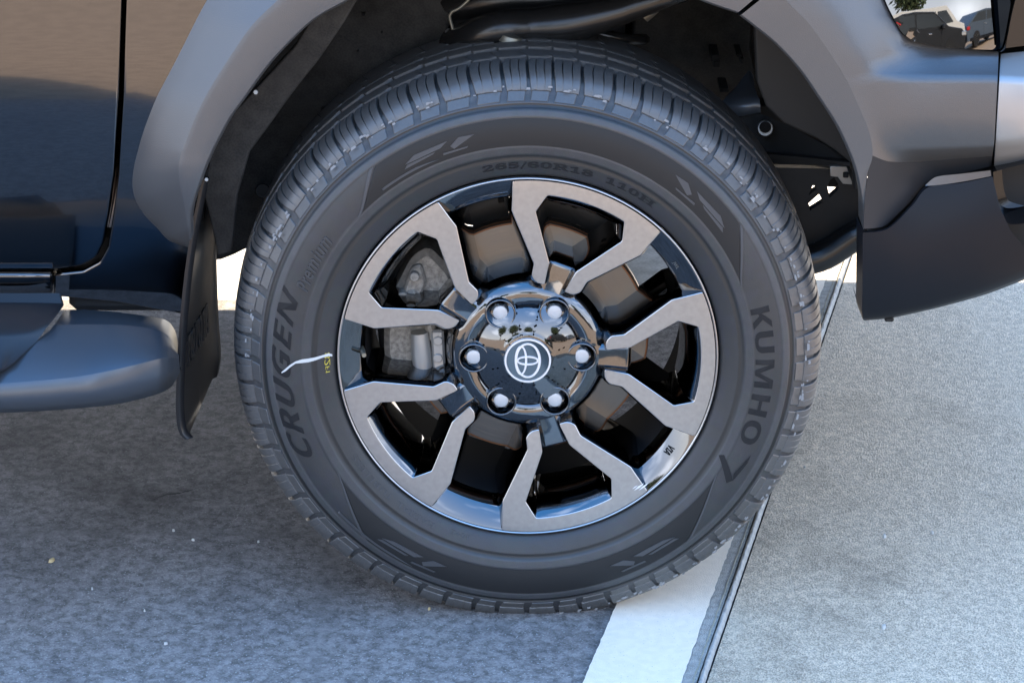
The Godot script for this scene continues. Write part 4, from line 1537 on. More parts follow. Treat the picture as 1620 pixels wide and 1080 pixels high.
	for i in range(0, 5):
		var a: Vector3 = rows[i][-1]
		var b: Vector3 = rows[i + 1][-1]
		quad(st, a, a + Vector3(0, 0, -0.03), b + Vector3(0, 0, -0.03), b)
	var bumper := commit(st, "bumper_corner", M.flare, truck)
	# the bumper's undercut rows, their shade put into a darker material
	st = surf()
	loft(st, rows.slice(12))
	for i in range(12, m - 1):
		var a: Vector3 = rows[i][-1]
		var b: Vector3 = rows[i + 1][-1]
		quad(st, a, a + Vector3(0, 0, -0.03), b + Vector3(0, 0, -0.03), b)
	commit(st, "shaded_undercut", M.undercut_shade, bumper)
	# the paler middle section past the seam
	st = surf()
	var mid := []
	for r in [[Vector3(0.5929, 0.7584, -0.05), Vector3(0.5934, 0.7595, -0.046), Vector3(0.6256, 0.7618, -0.05), Vector3(0.7056, 0.7642, -0.076), Vector3(0.811, 0.7567, -0.156)], [Vector3(0.5922, 0.757, -0.046), Vector3(0.5927, 0.7581, -0.042), Vector3(0.625, 0.7604, -0.046), Vector3(0.705, 0.7627, -0.072), Vector3(0.8102, 0.7552, -0.152)], [Vector3(0.5834, 0.747, 0.004), Vector3(0.5839, 0.7481, 0.008), Vector3(0.6175, 0.745, 0.004), Vector3(0.6977, 0.7327, -0.022), Vector3(0.8038, 0.703, -0.102)], [Vector3(0.5819, 0.7438, 0.013), Vector3(0.5823, 0.7449, 0.017), Vector3(0.6162, 0.7418, 0.013), Vector3(0.6962, 0.7295, -0.013), Vector3(0.8022, 0.6997, -0.093)], [Vector3(0.5814, 0.7373, 0.016), Vector3(0.5819, 0.7385, 0.02), Vector3(0.6161, 0.7354, 0.016), Vector3(0.6961, 0.723, -0.01), Vector3(0.8021, 0.693, -0.09)], [Vector3(0.5819, 0.6971, 0.014), Vector3(0.5823, 0.6982, 0.018), Vector3(0.619, 0.6951, 0.014), Vector3(0.6994, 0.6824, -0.012), Vector3(0.8058, 0.6514, -0.092)], [Vector3(0.5827, 0.669, 0.01), Vector3(0.5832, 0.6702, 0.014), Vector3(0.621, 0.6739, 0.01), Vector3(0.7003, 0.6794, -0.016), Vector3(0.8047, 0.6754, -0.096)], [Vector3(0.5842, 0.6576, 0.002), Vector3(0.5847, 0.6588, 0.006), Vector3(0.6231, 0.6625, 0.002), Vector3(0.7027, 0.668, -0.024), Vector3(0.8074, 0.6639, -0.104)], [Vector3(0.5874, 0.6439, -0.016), Vector3(0.5879, 0.6451, -0.012), Vector3(0.6271, 0.6489, -0.016), Vector3(0.707, 0.6544, -0.042), Vector3(0.8123, 0.6502, -0.122)], [Vector3(0.591, 0.6262, -0.036), Vector3(0.5915, 0.6274, -0.032), Vector3(0.6316, 0.6312, -0.036), Vector3(0.7121, 0.6368, -0.062), Vector3(0.8179, 0.6325, -0.142)], [Vector3(0.5942, 0.6098, -0.054), Vector3(0.5947, 0.611, -0.05), Vector3(0.6357, 0.6148, -0.054), Vector3(0.7167, 0.6204, -0.08), Vector3(0.8231, 0.616, -0.16)]]: mid.append(spline_by_knots(r, 6))
	loft(st, mid)
	commit(st, "bumper_middle", M.bumper_grey, truck)
	panel("bumper_backing", PackedVector2Array([Vector2(0.4411, 0.5378), Vector2(0.445, 0.4514), Vector2(0.5054, 0.4601), Vector2(0.7089, 0.4861), Vector2(0.7476, 0.627), Vector2(0.6182, 0.627), Vector2(0.5217, 0.6185)]), M.under, 0.04, func(_x, _y): return -0.075, bumper, 0.003, 0.02)
	valance()
	headlight()


func valance():
	var st := surf()
	var g := [
		[Vector3(0.4234, 0.5424, 0.006), Vector3(0.4538, 0.5468, 0.004), Vector3(0.4843, 0.5739, -0.008), Vector3(0.5038, 0.595, -0.018), Vector3(0.547, 0.5998, -0.02), Vector3(0.5871, 0.6073, -0.024)],
		[Vector3(0.4226, 0.5421, 0.01), Vector3(0.4541, 0.5464, 0.008), Vector3(0.4854, 0.5735, -0.004), Vector3(0.5055, 0.5945, -0.013), Vector3(0.5472, 0.5994, -0.016), Vector3(0.5873, 0.6065, -0.02)],
		[Vector3(0.4235, 0.519, 0.009), Vector3(0.459, 0.5249, 0.009), Vector3(0.4923, 0.5426, 0.004), Vector3(0.5176, 0.5581, 0), Vector3(0.5585, 0.5652, -0.004), Vector3(0.5977, 0.5674, -0.01)],
		[Vector3(0.425, 0.4883, 0.006), Vector3(0.4647, 0.4938, 0.007), Vector3(0.5005, 0.5063, 0.004), Vector3(0.5307, 0.5188, 0.001), Vector3(0.5687, 0.5273, -0.004), Vector3(0.6134, 0.5373, -0.012)],
		[Vector3(0.4269, 0.4521, 0), Vector3(0.4678, 0.4588, 0.002), Vector3(0.5046, 0.4683, 0), Vector3(0.5368, 0.4767, -0.003), Vector3(0.5806, 0.4896, -0.01), Vector3(0.637, 0.5085, -0.022)],
		[Vector3(0.4284, 0.4293, -0.006), Vector3(0.4681, 0.4343, -0.004), Vector3(0.5075, 0.4431, -0.006), Vector3(0.5424, 0.4511, -0.01), Vector3(0.5882, 0.4637, -0.018), Vector3(0.6527, 0.4855, -0.034)],
		[Vector3(0.4299, 0.4193, -0.012), Vector3(0.4677, 0.424, -0.01), Vector3(0.5097, 0.4327, -0.012), Vector3(0.5455, 0.4412, -0.016), Vector3(0.5933, 0.4531, -0.026), Vector3(0.6632, 0.4752, -0.044)],
		[Vector3(0.4331, 0.4122, -0.022), Vector3(0.468, 0.4157, -0.022), Vector3(0.5136, 0.4246, -0.026), Vector3(0.5499, 0.432, -0.032), Vector3(0.5984, 0.4424, -0.044), Vector3(0.6759, 0.4658, -0.066)]]
	var rows := []
	for r in g: rows.append(spline_by_knots(r, 8))
	var back := []
	for p in rows[-1]: back.append(p + Vector3(0, 0.004, -0.06))
	rows.append(back)
	loft(st, rows, [1])
	# the rear edge that closes the wheel arch
	st.set_smooth_group(30)
	for i in rows.size() - 1: quad(st, rows[i][0], rows[i + 1][0], rows[i + 1][0] + Vector3(-0.001, 0, -0.06), rows[i][0] + Vector3(-0.001, 0, -0.06))
	var v := commit(st, "bumper_valance", M.valance, truck)
	# valance's upper ledge, its reflected light put into a paler grey
	st = surf()
	loft(st, [spline_by_knots([Vector3(0.5016, 0.5967, -0.014), Vector3(0.5147, 0.6076, -0.015), Vector3(0.5459, 0.6112, -0.017), Vector3(0.5844, 0.6149, -0.02)], 5), spline_by_knots([Vector3(0.5015, 0.5964, -0.0135), Vector3(0.5158, 0.5973, -0.0135), Vector3(0.548, 0.6009, -0.0165), Vector3(0.5858, 0.607, -0.021)], 5)])
	commit(st, "ledge", M.flare, v)
	# fog lamp recess
	st = surf()
	var rim := spline_by_knots([Vector3(0.5877, 0.6128, -0.02), Vector3(0.5907, 0.5894, -0.02), Vector3(0.5963, 0.5642, -0.02), Vector3(0.6044, 0.549, -0.02), Vector3(0.6168, 0.5431, -0.02), Vector3(0.6473, 0.547, -0.026), Vector3(0.6807, 0.5661, -0.04), Vector3(0.6853, 0.6166, -0.04), Vector3(0.6508, 0.6264, -0.03), Vector3(0.6183, 0.6199, -0.024), Vector3(0.5877, 0.6128, -0.02)], 4)
	var deep := []
	for p in rim: deep.append(p.lerp(Vector3(0.6374, 0.5862, -0.03), 0.12) + Vector3(0, 0, -0.05))
	loft(st, [rim, deep])
	commit(st, "fog_lamp_recess", M.lamp_black, v)
	st = surf()
	st.set_smooth_group(-1)
	var c: Vector3 = Vector3(0.6479, 0.5688, -0.085)
	for i in deep.size() - 1:
		st.add_vertex(c); st.add_vertex(deep[i]); st.add_vertex(deep[i + 1])
	commit(st, "recess_back", M.lamp_black, v)
	# clip under the lower edge
	box_at("clip", Vector3(0.4667, 0.4119, -0.03), Vector3(0.012, 0.006, 0.012), M.under, v, 0.002)


func headlight():
	# cover, its dark surround and a bright inner wall
	var rim := spline_by_knots([Vector3(0.3977, 0.9386, -0.014), Vector3(0.4365, 0.8387, -0.01), Vector3(0.4544, 0.8052, -0.01), Vector3(0.4595, 0.7972, -0.01), Vector3(0.4679, 0.7902, -0.012), Vector3(0.4789, 0.7836, -0.016), Vector3(0.5222, 0.7738, -0.024), Vector3(0.5895, 0.7651, -0.034), Vector3(0.5967, 0.7702, -0.036), Vector3(0.6074, 0.8338, -0.03), Vector3(0.6228, 0.9352, -0.03)], 6)
	var lensr := []
	var mid := Vector3.ZERO
	for p in rim: mid += p / rim.size()
	for p in rim: lensr.append(p.lerp(mid, 0.035) + Vector3(0, 0, 0.004))
	var back := []
	for p in rim: back.append(p + Vector3(0, 0, -0.02))
	var st := surf()
	loft(st, [back, rim, lensr], [1])
	var hl := commit(st, "headlight", M.lamp_black, truck)
	# the cover tilts back towards its top and round towards the nose
	var poly := PackedVector2Array()
	for p in lensr: poly.append(Vector2(p.x, p.y))
	var y0 := lensr[18].y as float
	var x0 := lensr[18].x as float
	var zf := func(x, y): return -0.006 - 0.18 * (x - x0) - (0.150 * (y - y0) + 0.60 * (y - y0) * (y - y0)) - 0.9 * (x - x0) * (x - x0)
	st = surf()
	st.set_smooth_group(1)
	sheet(st, dense(poly, 0.008), [], 0.009, zf)
	commit(st, "lamp_mirror", M.lamp_mirror, hl)
	# dark bar and bezel toward the grille
	st = surf()
	loft(st, [spline([Vector3(0.5953, 0.7715, -0.028), Vector3(0.5986, 0.8097, -0.024), Vector3(0.6047, 0.8506, -0.02)], 8), spline([Vector3(0.686, 0.7745, -0.06), Vector3(0.6925, 0.8168, -0.06), Vector3(0.6982, 0.849, -0.06)], 8)])
	commit(st, "grille_edge", M.lamp_black, hl)


# ---------------------------------------------------------------- inside the arch

func arch_inside():
	# liner: the tunnel round the wheel
	var lip := spline([Vector3(-0.4304, 0.5015, -0.03), Vector3(-0.4282, 0.555, -0.03), Vector3(-0.4179, 0.5946, -0.03), Vector3(-0.4028, 0.6322, -0.03), Vector3(-0.3772, 0.6803, -0.03), Vector3(-0.3307, 0.7442, -0.03), Vector3(-0.2691, 0.8073, -0.03), Vector3(-0.2159, 0.8402, -0.03), Vector3(-0.1216, 0.8816, -0.03), Vector3(-0.0048, 0.8943, -0.03), Vector3(0.1356, 0.8737, -0.03), Vector3(0.2066, 0.837, -0.03), Vector3(0.2643, 0.8162, -0.03), Vector3(0.3102, 0.7791, -0.03), Vector3(0.3656, 0.7107, -0.03), Vector3(0.4083, 0.6364, -0.03), Vector3(0.4241, 0.5862, -0.03), Vector3(0.4282, 0.527, -0.03)], 80)
	var st := surf()
	var rows := []
	for z in [0.0, -0.06, -0.16, -0.30, -0.46]:
		var row := []
		for p in lip:
			var q: Vector3 = p
			q.z = -0.028 + z
			var d := Vector3(q.x, q.y - H, 0).normalized()
			row.append(q + d * (0.004 + 0.012 * minf(1.0, -z * 10.0)))
		rows.append(row)
	loft(st, rows)
	var liner := commit(st, "arch_liner", M.liner_dark, truck)
	# rear liner panel, sloping in behind the wheel, in two lapped pieces
	panel("liner_panel", PackedVector2Array([Vector2(-0.416, 0.5421), Vector2(-0.4215, 0.5706), Vector2(-0.4127, 0.6305), Vector2(-0.3534, 0.6938), Vector2(-0.2948, 0.7606), Vector2(-0.2362, 0.8592), Vector2(-0.1557, 0.8997), Vector2(-0.2095, 0.8306), Vector2(-0.2311, 0.7937), Vector2(-0.267, 0.7398), Vector2(-0.2946, 0.7039), Vector2(-0.3319, 0.6517), Vector2(-0.3575, 0.6177), Vector2(-0.3759, 0.5577), Vector2(-0.3869, 0.4777), Vector2(-0.4053, 0.4725)]), M.liner, 0.03, func(x, y): return -0.10 + 0.12 * (x + 0.42) - 0.02 * sin(y * 30.0) * 0.3, liner, 0.003, 0.012)
	panel("liner_panel", PackedVector2Array([Vector2(-0.4398, 0.3862), Vector2(-0.4267, 0.3871), Vector2(-0.4089, 0.3945), Vector2(-0.3797, 0.4074), Vector2(-0.3164, 0.4277), Vector2(-0.2371, 0.4734), Vector2(-0.1668, 0.5458), Vector2(-0.1385, 0.6083), Vector2(-0.1226, 0.6614), Vector2(-0.1111, 0.7139), Vector2(-0.0945, 0.7746), Vector2(-0.0788, 0.8854), Vector2(-0.229, 0.8854), Vector2(-0.3411, 0.7659), Vector2(-0.4321, 0.5905)]), M.liner, 0.03, func(x, y): return -0.30 + 0.20 * (x + 0.25) + 0.015 * noise.get_noise_2d(x * 6.0, y * 6.0), liner, 0.004, 0.02)
	for h in [[Vector3(-0.2745, 0.6162, -0.285), 8, 13], [Vector3(-0.1592, 0.7567, -0.285), 6, 6], [Vector3(-0.2183, 0.7507, -0.285), 5, 5], [Vector3(-0.1942, 0.7265, -0.285), 3, 4], [Vector3(-0.2268, 0.7004, -0.285), 3, 3], [Vector3(-0.1741, 0.7152, -0.285), 3, 5]]:
		box_at("hole", h[0], Vector3(h[1], h[2], 8.0) / 1100.0, M.dark_hole, liner, 0.001)
	st = surf()
	tube(st, [Vector3(-0.362, 0.4988, -0.3), Vector3(-0.3585, 0.5109, -0.262)], [0.011, 0.009], 16)
	tube(st, [Vector3(-0.3593, 0.5083, -0.27), Vector3(-0.3582, 0.5121, -0.258)], [0.004, 0.004], 10)
	commit(st, "push_clip", M.liner_dark, liner)
	st = surf()
	tube(st, [Vector3(-0.341, 0.7168, -0.02), Vector3(-0.3395, 0.7213, -0.004)], [0.0036, 0.0026], 10)
	commit(st, "liner_screw", M.steel, liner)
	# inner fender in front of the spring, with punched holes and a shelf
	var inner := panel("inner_fender", PackedVector2Array([Vector2(0.1304, 0.8685), Vector2(0.1455, 0.7186), Vector2(0.1386, 0.5921), Vector2(0.1753, 0.5092), Vector2(0.2927, 0.4439), Vector2(0.4574, 0.4626), Vector2(0.4556, 0.5045), Vector2(0.406, 0.5231), Vector2(0.3469, 0.5646), Vector2(0.3272, 0.6012), Vector2(0.315, 0.6557), Vector2(0.3155, 0.7276), Vector2(0.3414, 0.8685)]), M.liner, 0.03, func(x, y): return -0.42 + 0.05 * sin(x * 14.0) + 0.03 * (y - 0.7), truck, 0.004, 0.02)
	for h in [[Vector3(0.259, 0.6673, -0.4), 11, 9], [Vector3(0.2609, 0.6583, -0.4), 9, 9], [Vector3(0.292, 0.67, -0.4), 8, 3], [Vector3(0.2957, 0.6628, -0.4), 4, 8], [Vector3(0.2724, 0.6213, -0.4), 12, 6]]:
		box_at("hole", h[0], Vector3(h[1], h[2], 60.0) / 1050.0, M.dark_hole, inner, 0.0005)
	st = surf()
	loft(st, [spline([Vector3(0.312, 0.6249, -0.46), Vector3(0.3156, 0.624, -0.46), Vector3(0.3193, 0.6194, -0.46)], 8), spline([Vector3(0.2933, 0.614, -0.42), Vector3(0.3056, 0.6158, -0.42), Vector3(0.318, 0.614, -0.42)], 8), spline([Vector3(0.2765, 0.6106, -0.38), Vector3(0.2984, 0.6134, -0.37), Vector3(0.3175, 0.6152, -0.37)], 8), spline([Vector3(0.2666, 0.6092, -0.35), Vector3(0.2918, 0.6149, -0.33), Vector3(0.3175, 0.6202, -0.33)], 8), spline([Vector3(0.2655, 0.6043, -0.345), Vector3(0.2916, 0.6083, -0.325), Vector3(0.3182, 0.6136, -0.325)], 8), spline([Vector3(0.2687, 0.5892, -0.36), Vector3(0.2932, 0.5932, -0.34), Vector3(0.3207, 0.5986, -0.34)], 8)])
	commit(st, "shelf", M.shelf, inner)
	# dark shroud nearer the lip
	panel("liner_panel", PackedVector2Array([Vector2(0.2908, 0.8275), Vector2(0.2931, 0.7528), Vector2(0.2973, 0.6939), Vector2(0.3098, 0.6617), Vector2(0.3336, 0.6387), Vector2(0.3755, 0.619), Vector2(0.4025, 0.6018), Vector2(0.4282, 0.5811), Vector2(0.4296, 0.5482), Vector2(0.4528, 0.5482), Vector2(0.416, 0.6344), Vector2(0.3466, 0.7361), Vector2(0.3083, 0.7862)]), M.liner_dark, 0.03, func(_x, _y): return -0.15, liner, 0.003, 0.02)
	# cross member, its bolt, and the pale bracket at its end
	st = surf()
	loft(st, [spline([Vector3(0.258, 0.5982, -0.36), Vector3(0.3217, 0.5968, -0.34), Vector3(0.4306, 0.5701, -0.22)], 10), spline([Vector3(0.2667, 0.5463, -0.34), Vector3(0.3345, 0.5487, -0.32), Vector3(0.4295, 0.5714, -0.21)], 10), spline([Vector3(0.2645, 0.5508, -0.31), Vector3(0.3318, 0.5542, -0.29), Vector3(0.4272, 0.5732, -0.19)], 10), spline([Vector3(0.2736, 0.5355, -0.31), Vector3(0.3408, 0.5398, -0.29), Vector3(0.4274, 0.5688, -0.19)], 10), spline([Vector3(0.2777, 0.5138, -0.36), Vector3(0.3459, 0.5172, -0.34), Vector3(0.4338, 0.5481, -0.24)], 10)], [1, 2, 3])
	var cross := commit(st, "cross_member", M.shield, truck)
	st = surf()
	tube(st, [Vector3(0.3275, 0.5761, -0.34), Vector3(0.3238, 0.5878, -0.3)], [0.012, 0.010], 18)
	commit(st, "bolt", M.steel, cross)
	st = surf()
	tube(st, [Vector3(0.3247, 0.5867, -0.31), Vector3(0.3233, 0.5911, -0.295)], [0.008, 0.008], 18)
	commit(st, "bolt_hole", M.dark_hole, cross)
	panel("bracket", PackedVector2Array([Vector2(0.4026, 0.5648), Vector2(0.4244, 0.5648), Vector2(0.4339, 0.5394), Vector2(0.4204, 0.5403), Vector2(0.4133, 0.5499), Vector2(0.4032, 0.5508)]), M.steel, 0.02, func(_x, _y): return -0.20, cross, 0.001, 0.006)
	box_at("hole", Vector3(0.4234, 0.5536, -0.198), Vector3(0.007, 0.007, 0.006), M.dark_hole, cross, 0.001)
	# black frame horn under it, pierced so that daylight shows through
	var o := PackedVector2Array([Vector2(0.2441, 0.5473), Vector2(0.4405, 0.5419), Vector2(0.4674, 0.5133), Vector2(0.4703, 0.4484), Vector2(0.4359, 0.4484), Vector2(0.3937, 0.4248), Vector2(0.3513, 0.4047), Vector2(0.2635, 0.4593)])
	st = surf()
	var holes := [PackedVector2Array([Vector2(0.4066, 0.5151), Vector2(0.4096, 0.5267), Vector2(0.4154, 0.5303), Vector2(0.4236, 0.5187), Vector2(0.4221, 0.5133), Vector2(0.4105, 0.5016)]), PackedVector2Array([Vector2(0.3809, 0.4927), Vector2(0.3958, 0.507), Vector2(0.4022, 0.4954), Vector2(0.3847, 0.4836)]), PackedVector2Array([Vector2(0.3821, 0.5052), Vector2(0.3875, 0.5214), Vector2(0.3929, 0.5142)])]
	sheet(st, dense(o, 0.02), [dense(holes[0], 0.005), dense(holes[1], 0.005), dense(holes[2], 0.005)], 0.02, func(_x, _y): return -0.26)
	for h in holes:
		var f := []
		var b := []
		for p in h:
			f.append(Vector3(p.x, p.y, -0.26))
			b.append(Vector3(p.x, p.y + 0.004, -0.268))
		loft(st, [f, b], [], true)
	commit(st, "frame_horn", M.liner_dark, truck)
	# anti-roll bar
	st = surf()
	tube(st, spline([Vector3(0.3157, 0.4127, -0.25), Vector3(0.369, 0.4136, -0.25), Vector3(0.3981, 0.42, -0.25), Vector3(0.4166, 0.43, -0.25), Vector3(0.435, 0.4436, -0.25), Vector3(0.4618, 0.459, -0.25), Vector3(0.5066, 0.4617, -0.28)], 24), [0.0205], 16)
	var bar := commit(st, "anti_roll_bar", M.arm, truck)
	st = surf()
	tube(st, [Vector3(0.3988, 0.4266, -0.26), Vector3(0.402, 0.4339, -0.26)], [0.011], 14)
	commit(st, "bar_bush", M.zinc, bar)
	# upper arm, ball joint, spring, hose
	st = surf()
	tube(st, spline([Vector3(0.2419, 0.8156, -0.2), Vector3(0.1676, 0.7971, -0.18), Vector3(0.1228, 0.782, -0.18), Vector3(0.078, 0.7703, -0.18), Vector3(0.0371, 0.7619, -0.18), Vector3(0.0002, 0.7594, -0.18), Vector3(-0.0326, 0.7594, -0.17), Vector3(-0.0613, 0.7484, -0.18), Vector3(-0.0951, 0.7227, -0.22)], 40), [0.012, 0.013, 0.014, 0.014, 0.014, 0.015, 0.015, 0.016, 0.016, 0.017, 0.017, 0.018, 0.018, 0.019, 0.020, 0.021, 0.022, 0.023, 0.024, 0.025, 0.026, 0.027, 0.027, 0.027, 0.026, 0.025], 20)
	tube(st, spline([Vector3(0.2122, 0.8352, -0.26), Vector3(0.138, 0.8013, -0.26), Vector3(0.0548, 0.7809, -0.26), Vector3(-0.0454, 0.7733, -0.27), Vector3(-0.1133, 0.7573, -0.3)], 20), [0.030], 16)
	var arm := commit(st, "upper_arm", M.arm, truck)
	st = surf()
	for q in [[Vector3(-0.0219, 0.754, -0.155), 0.016], [Vector3(-0.0219, 0.7498, -0.155), 0.018]]:
		var cc: Vector3 = q[0]
		for s in 1: tube(st, [cc + Vector3(0, -0.003, 0), cc + Vector3(0.001, 0.001, 0)], [q[1], q[1] * 0.92], 24)
	commit(st, "ball_joint_cap", M.zinc, arm)
	st = surf()
	var coil := []
	for k in 140:
		var t := k / 139.0
		coil.append(Vector3(0.10 + 0.058 * cos(t * TAU * 5.0), 0.46 + 0.42 * t, -0.30 + 0.058 * sin(t * TAU * 5.0)))
	tube(st, coil, [0.0075], 8)
	commit(st, "coil_spring", M.arm, truck)
	st = surf()
	tube(st, [Vector3(0.10, 0.40, -0.30), Vector3(0.10, 0.95, -0.30)], [0.032], 18)
	commit(st, "damper", M.shield, truck)
	st = surf()
	tube(st, spline([Vector3(-0.0817, 0.824, -0.2), Vector3(-0.0737, 0.7972, -0.2), Vector3(-0.0877, 0.7804, -0.2), Vector3(-0.101, 0.772, -0.2), Vector3(-0.0978, 0.7525, -0.2), Vector3(-0.0914, 0.7246, -0.2), Vector3(-0.0825, 0.6973, -0.2)], 24), [0.0022], 8)
	commit(st, "brake_hose", M.zinc, truck)
	box_at("hose_bracket", Vector3(-0.1015, 0.7411, -0.215), Vector3(0.013, 0.014, 0.012), M.steel, truck, 0.003)
	st = surf()
	tube(st, spline([Vector3(0.1519, 0.7636, -0.22), Vector3(0.1633, 0.7737, -0.22), Vector3(0.1762, 0.7889, -0.22), Vector3(0.1857, 0.8108, -0.22)], 8), [0.009], 10)
	commit(st, "brake_line", M.zinc, truck)
	box_at("plug", Vector3(0.0096, 0.7679, -0.24), Vector3(0.018, 0.014, 0.01), matte(Color(0.012, 0.05, 0.11), 0.5), truck, 0.003)
	st = surf()
	tube(st, [Vector3(0.0253, 0.7721, -0.23), Vector3(0.0543, 0.7746, -0.23)], [0.003], 8)
	tube(st, [Vector3(0.0427, 0.7372, -0.22), Vector3(0.0643, 0.7398, -0.22)], [0.003], 8)
	commit(st, "bright_pipe", M.zinc, truck)
	# steering arm and lower arm behind the wheel
	st = surf()
	tube(st, [Vector3(0.02, 0.23, -0.16), Vector3(0.0, 0.26, -0.35), Vector3(0.03, 0.30, -0.60)], [0.035, 0.04, 0.05], 14)
	tube(st, [Vector3(-0.10, 0.36, -0.20), Vector3(-0.12, 0.37, -0.40), Vector3(-0.10, 0.38, -0.62)], [0.014], 12)
	commit(st, "lower_arm", M.under, truck)


# ---------------------------------------------------------------- the rest of the truck, mostly out of the picture

func slab_body(called: String, pts: Array, mat: Material, z0: float, z1: float, inset := 0.0) -> MeshInstance3D:
	# a closed body with the given side elevation, from z0 (near) to z1 (far)
	var poly := rounded(PackedVector2Array(pts), 0.035)
	var small := outward(poly, -0.016 - inset)
	var tri := Geometry2D.triangulate_polygon(small)
	if tri.is_empty():
		small = poly
		tri = Geometry2D.triangulate_polygon(poly)
	var st := surf()
	var rows := []
	for q in [[small, z0], [poly, z0 - 0.03], [poly, z1 + 0.03], [small, z1]]:
		var row := PackedVector3Array()
		for p in q[0]: row.append(Vector3(p.x, p.y, q[1]))
		rows.append(row)
	loft(st, rows, [1, 2], true)
	st.set_smooth_group(-1)
	for z in [z0, z1]:
		for i in tri: st.add_vertex(Vector3(small[i].x, small[i].y, z))
	return commit(st, called, mat, truck)


func rest_of_truck():
	slab_body("bonnet", [Vector2(-0.55, 0.90), Vector2(-0.55, 1.14), Vector2(0.2, 1.10), Vector2(0.82, 1.02), Vector2(0.93, 0.93), Vector2(0.90, 0.90)], M.paint, -0.07, -1.69)
	slab_body("grille", [Vector2(0.70, 0.48), Vector2(0.70, 0.92), Vector2(0.93, 0.90), Vector2(0.96, 0.60), Vector2(0.90, 0.45)], M.lamp_black, -0.16, -1.60)
	slab_body("cab", [Vector2(-0.42, 0.50), Vector2(-0.42, 1.12), Vector2(-0.62, 1.16), Vector2(-1.15, 1.74), Vector2(-1.35, 1.80), Vector2(-2.15, 1.78), Vector2(-2.32, 1.15), Vector2(-2.32, 0.50)], M.paint, -0.09, -1.67)
	slab_body("windscreen", [Vector2(-0.66, 1.20), Vector2(-1.14, 1.70), Vector2(-1.28, 1.70), Vector2(-1.28, 1.20)], M.glass, -0.075, -1.685)
	slab_body("cargo_bed", [Vector2(-2.36, 0.52), Vector2(-2.36, 1.16), Vector2(-3.85, 1.16), Vector2(-3.88, 0.55)], M.paint, -0.06, -1.70)
	box_at("far_sill", Vector3(-1.45, 0.47, -1.66), Vector3(2.0, 0.10, 0.08), M.paint, truck, 0.02)
	box_at("far_valance", Vector3(0.68, 0.38, -1.56), Vector3(0.50, 0.26, 0.20), M.valance, truck, 0.03)
	box_at("rocker", Vector3(-1.66, 0.45, -0.20), Vector3(2.06, 0.14, 0.16), M.under, truck, 0.01)
	box_at("rocker_end", Vector3(-0.538, 0.448, -0.16), Vector3(0.136, 0.115, 0.10), M.under, truck, 0.01)
	slab_body("engine", [Vector2(-0.42, 0.56), Vector2(-0.42, 0.98), Vector2(0.70, 0.95), Vector2(0.70, 0.50), Vector2(0.30, 0.46)], M.under, -0.52, -1.24)
	slab_body("far_side", [Vector2(-0.42, 0.48), Vector2(-0.42, 1.0), Vector2(0.90, 0.97), Vector2(0.90, 0.50), Vector2(0.46, 0.48), Vector2(0.36, 0.72), Vector2(0.0, 0.82), Vector2(-0.34, 0.72)], M.paint, -1.62, -1.72)
	for z in [-0.50, -1.22]:
		var st := surf()
		var a := [Vector3(0.80, 0.52, z), Vector3(0.45, 0.52, z), Vector3(0.15, 0.54, z), Vector3(-0.5, 0.46, z), Vector3(-3.7, 0.50, z)]
		for i in 4:
			var d: Vector3 = a[i + 1] - a[i]
			block(st, Vector3(d.length() + 0.03, 0.11, 0.07), Transform3D(Basis(Vector3(0, 0, 1), atan2(d.y, d.x)), (a[i] + a[i + 1]) * 0.5), 0.01)
		commit(st, "chassis_rail", M.under, truck)
	for p in [Vector3(0, 0.36, -1.62), Vector3(-3.085, 0.38, -0.12), Vector3(-3.085, 0.38, -1.62)]:
		var st := surf()
		var q := PackedVector2Array([Vector2(0.05, 0.10), Vector2(0.23, 0.09), Vector2(0.25, 0.12), Vector2(0.34, 0.125), Vector2(0.375, 0.09), Vector2(0.385, 0.0), Vector2(0.375, -0.09), Vector2(0.34, -0.125), Vector2(0.25, -0.12), Vector2(0.05, -0.11)])
		lathe(st, q, 72, [2, 4, 6], p)
		commit(st, "other_wheel", M.letter, truck)
	# closing panels above the arch and behind the nose
	box_at("wheel_well_top", Vector3(0.03, 0.99, -0.26), Vector3(1.0, 0.02, 0.48), M.under, truck, 0.004)
	box_at("firewall", Vector3(-0.44, 0.72, -0.60), Vector3(0.02, 0.5, 0.86), M.under, truck, 0.004)
	box_at("front_wall", Vector3(0.66, 0.72, -0.30), Vector3(0.02, 0.40, 0.42), M.under, truck, 0.004)
	box_at("floor_pan", Vector3(-1.40, 0.53, -0.88), Vector3(1.9, 0.05, 1.5), M.under, truck, 0.01)


# ---------------------------------------------------------------- litter on the ground

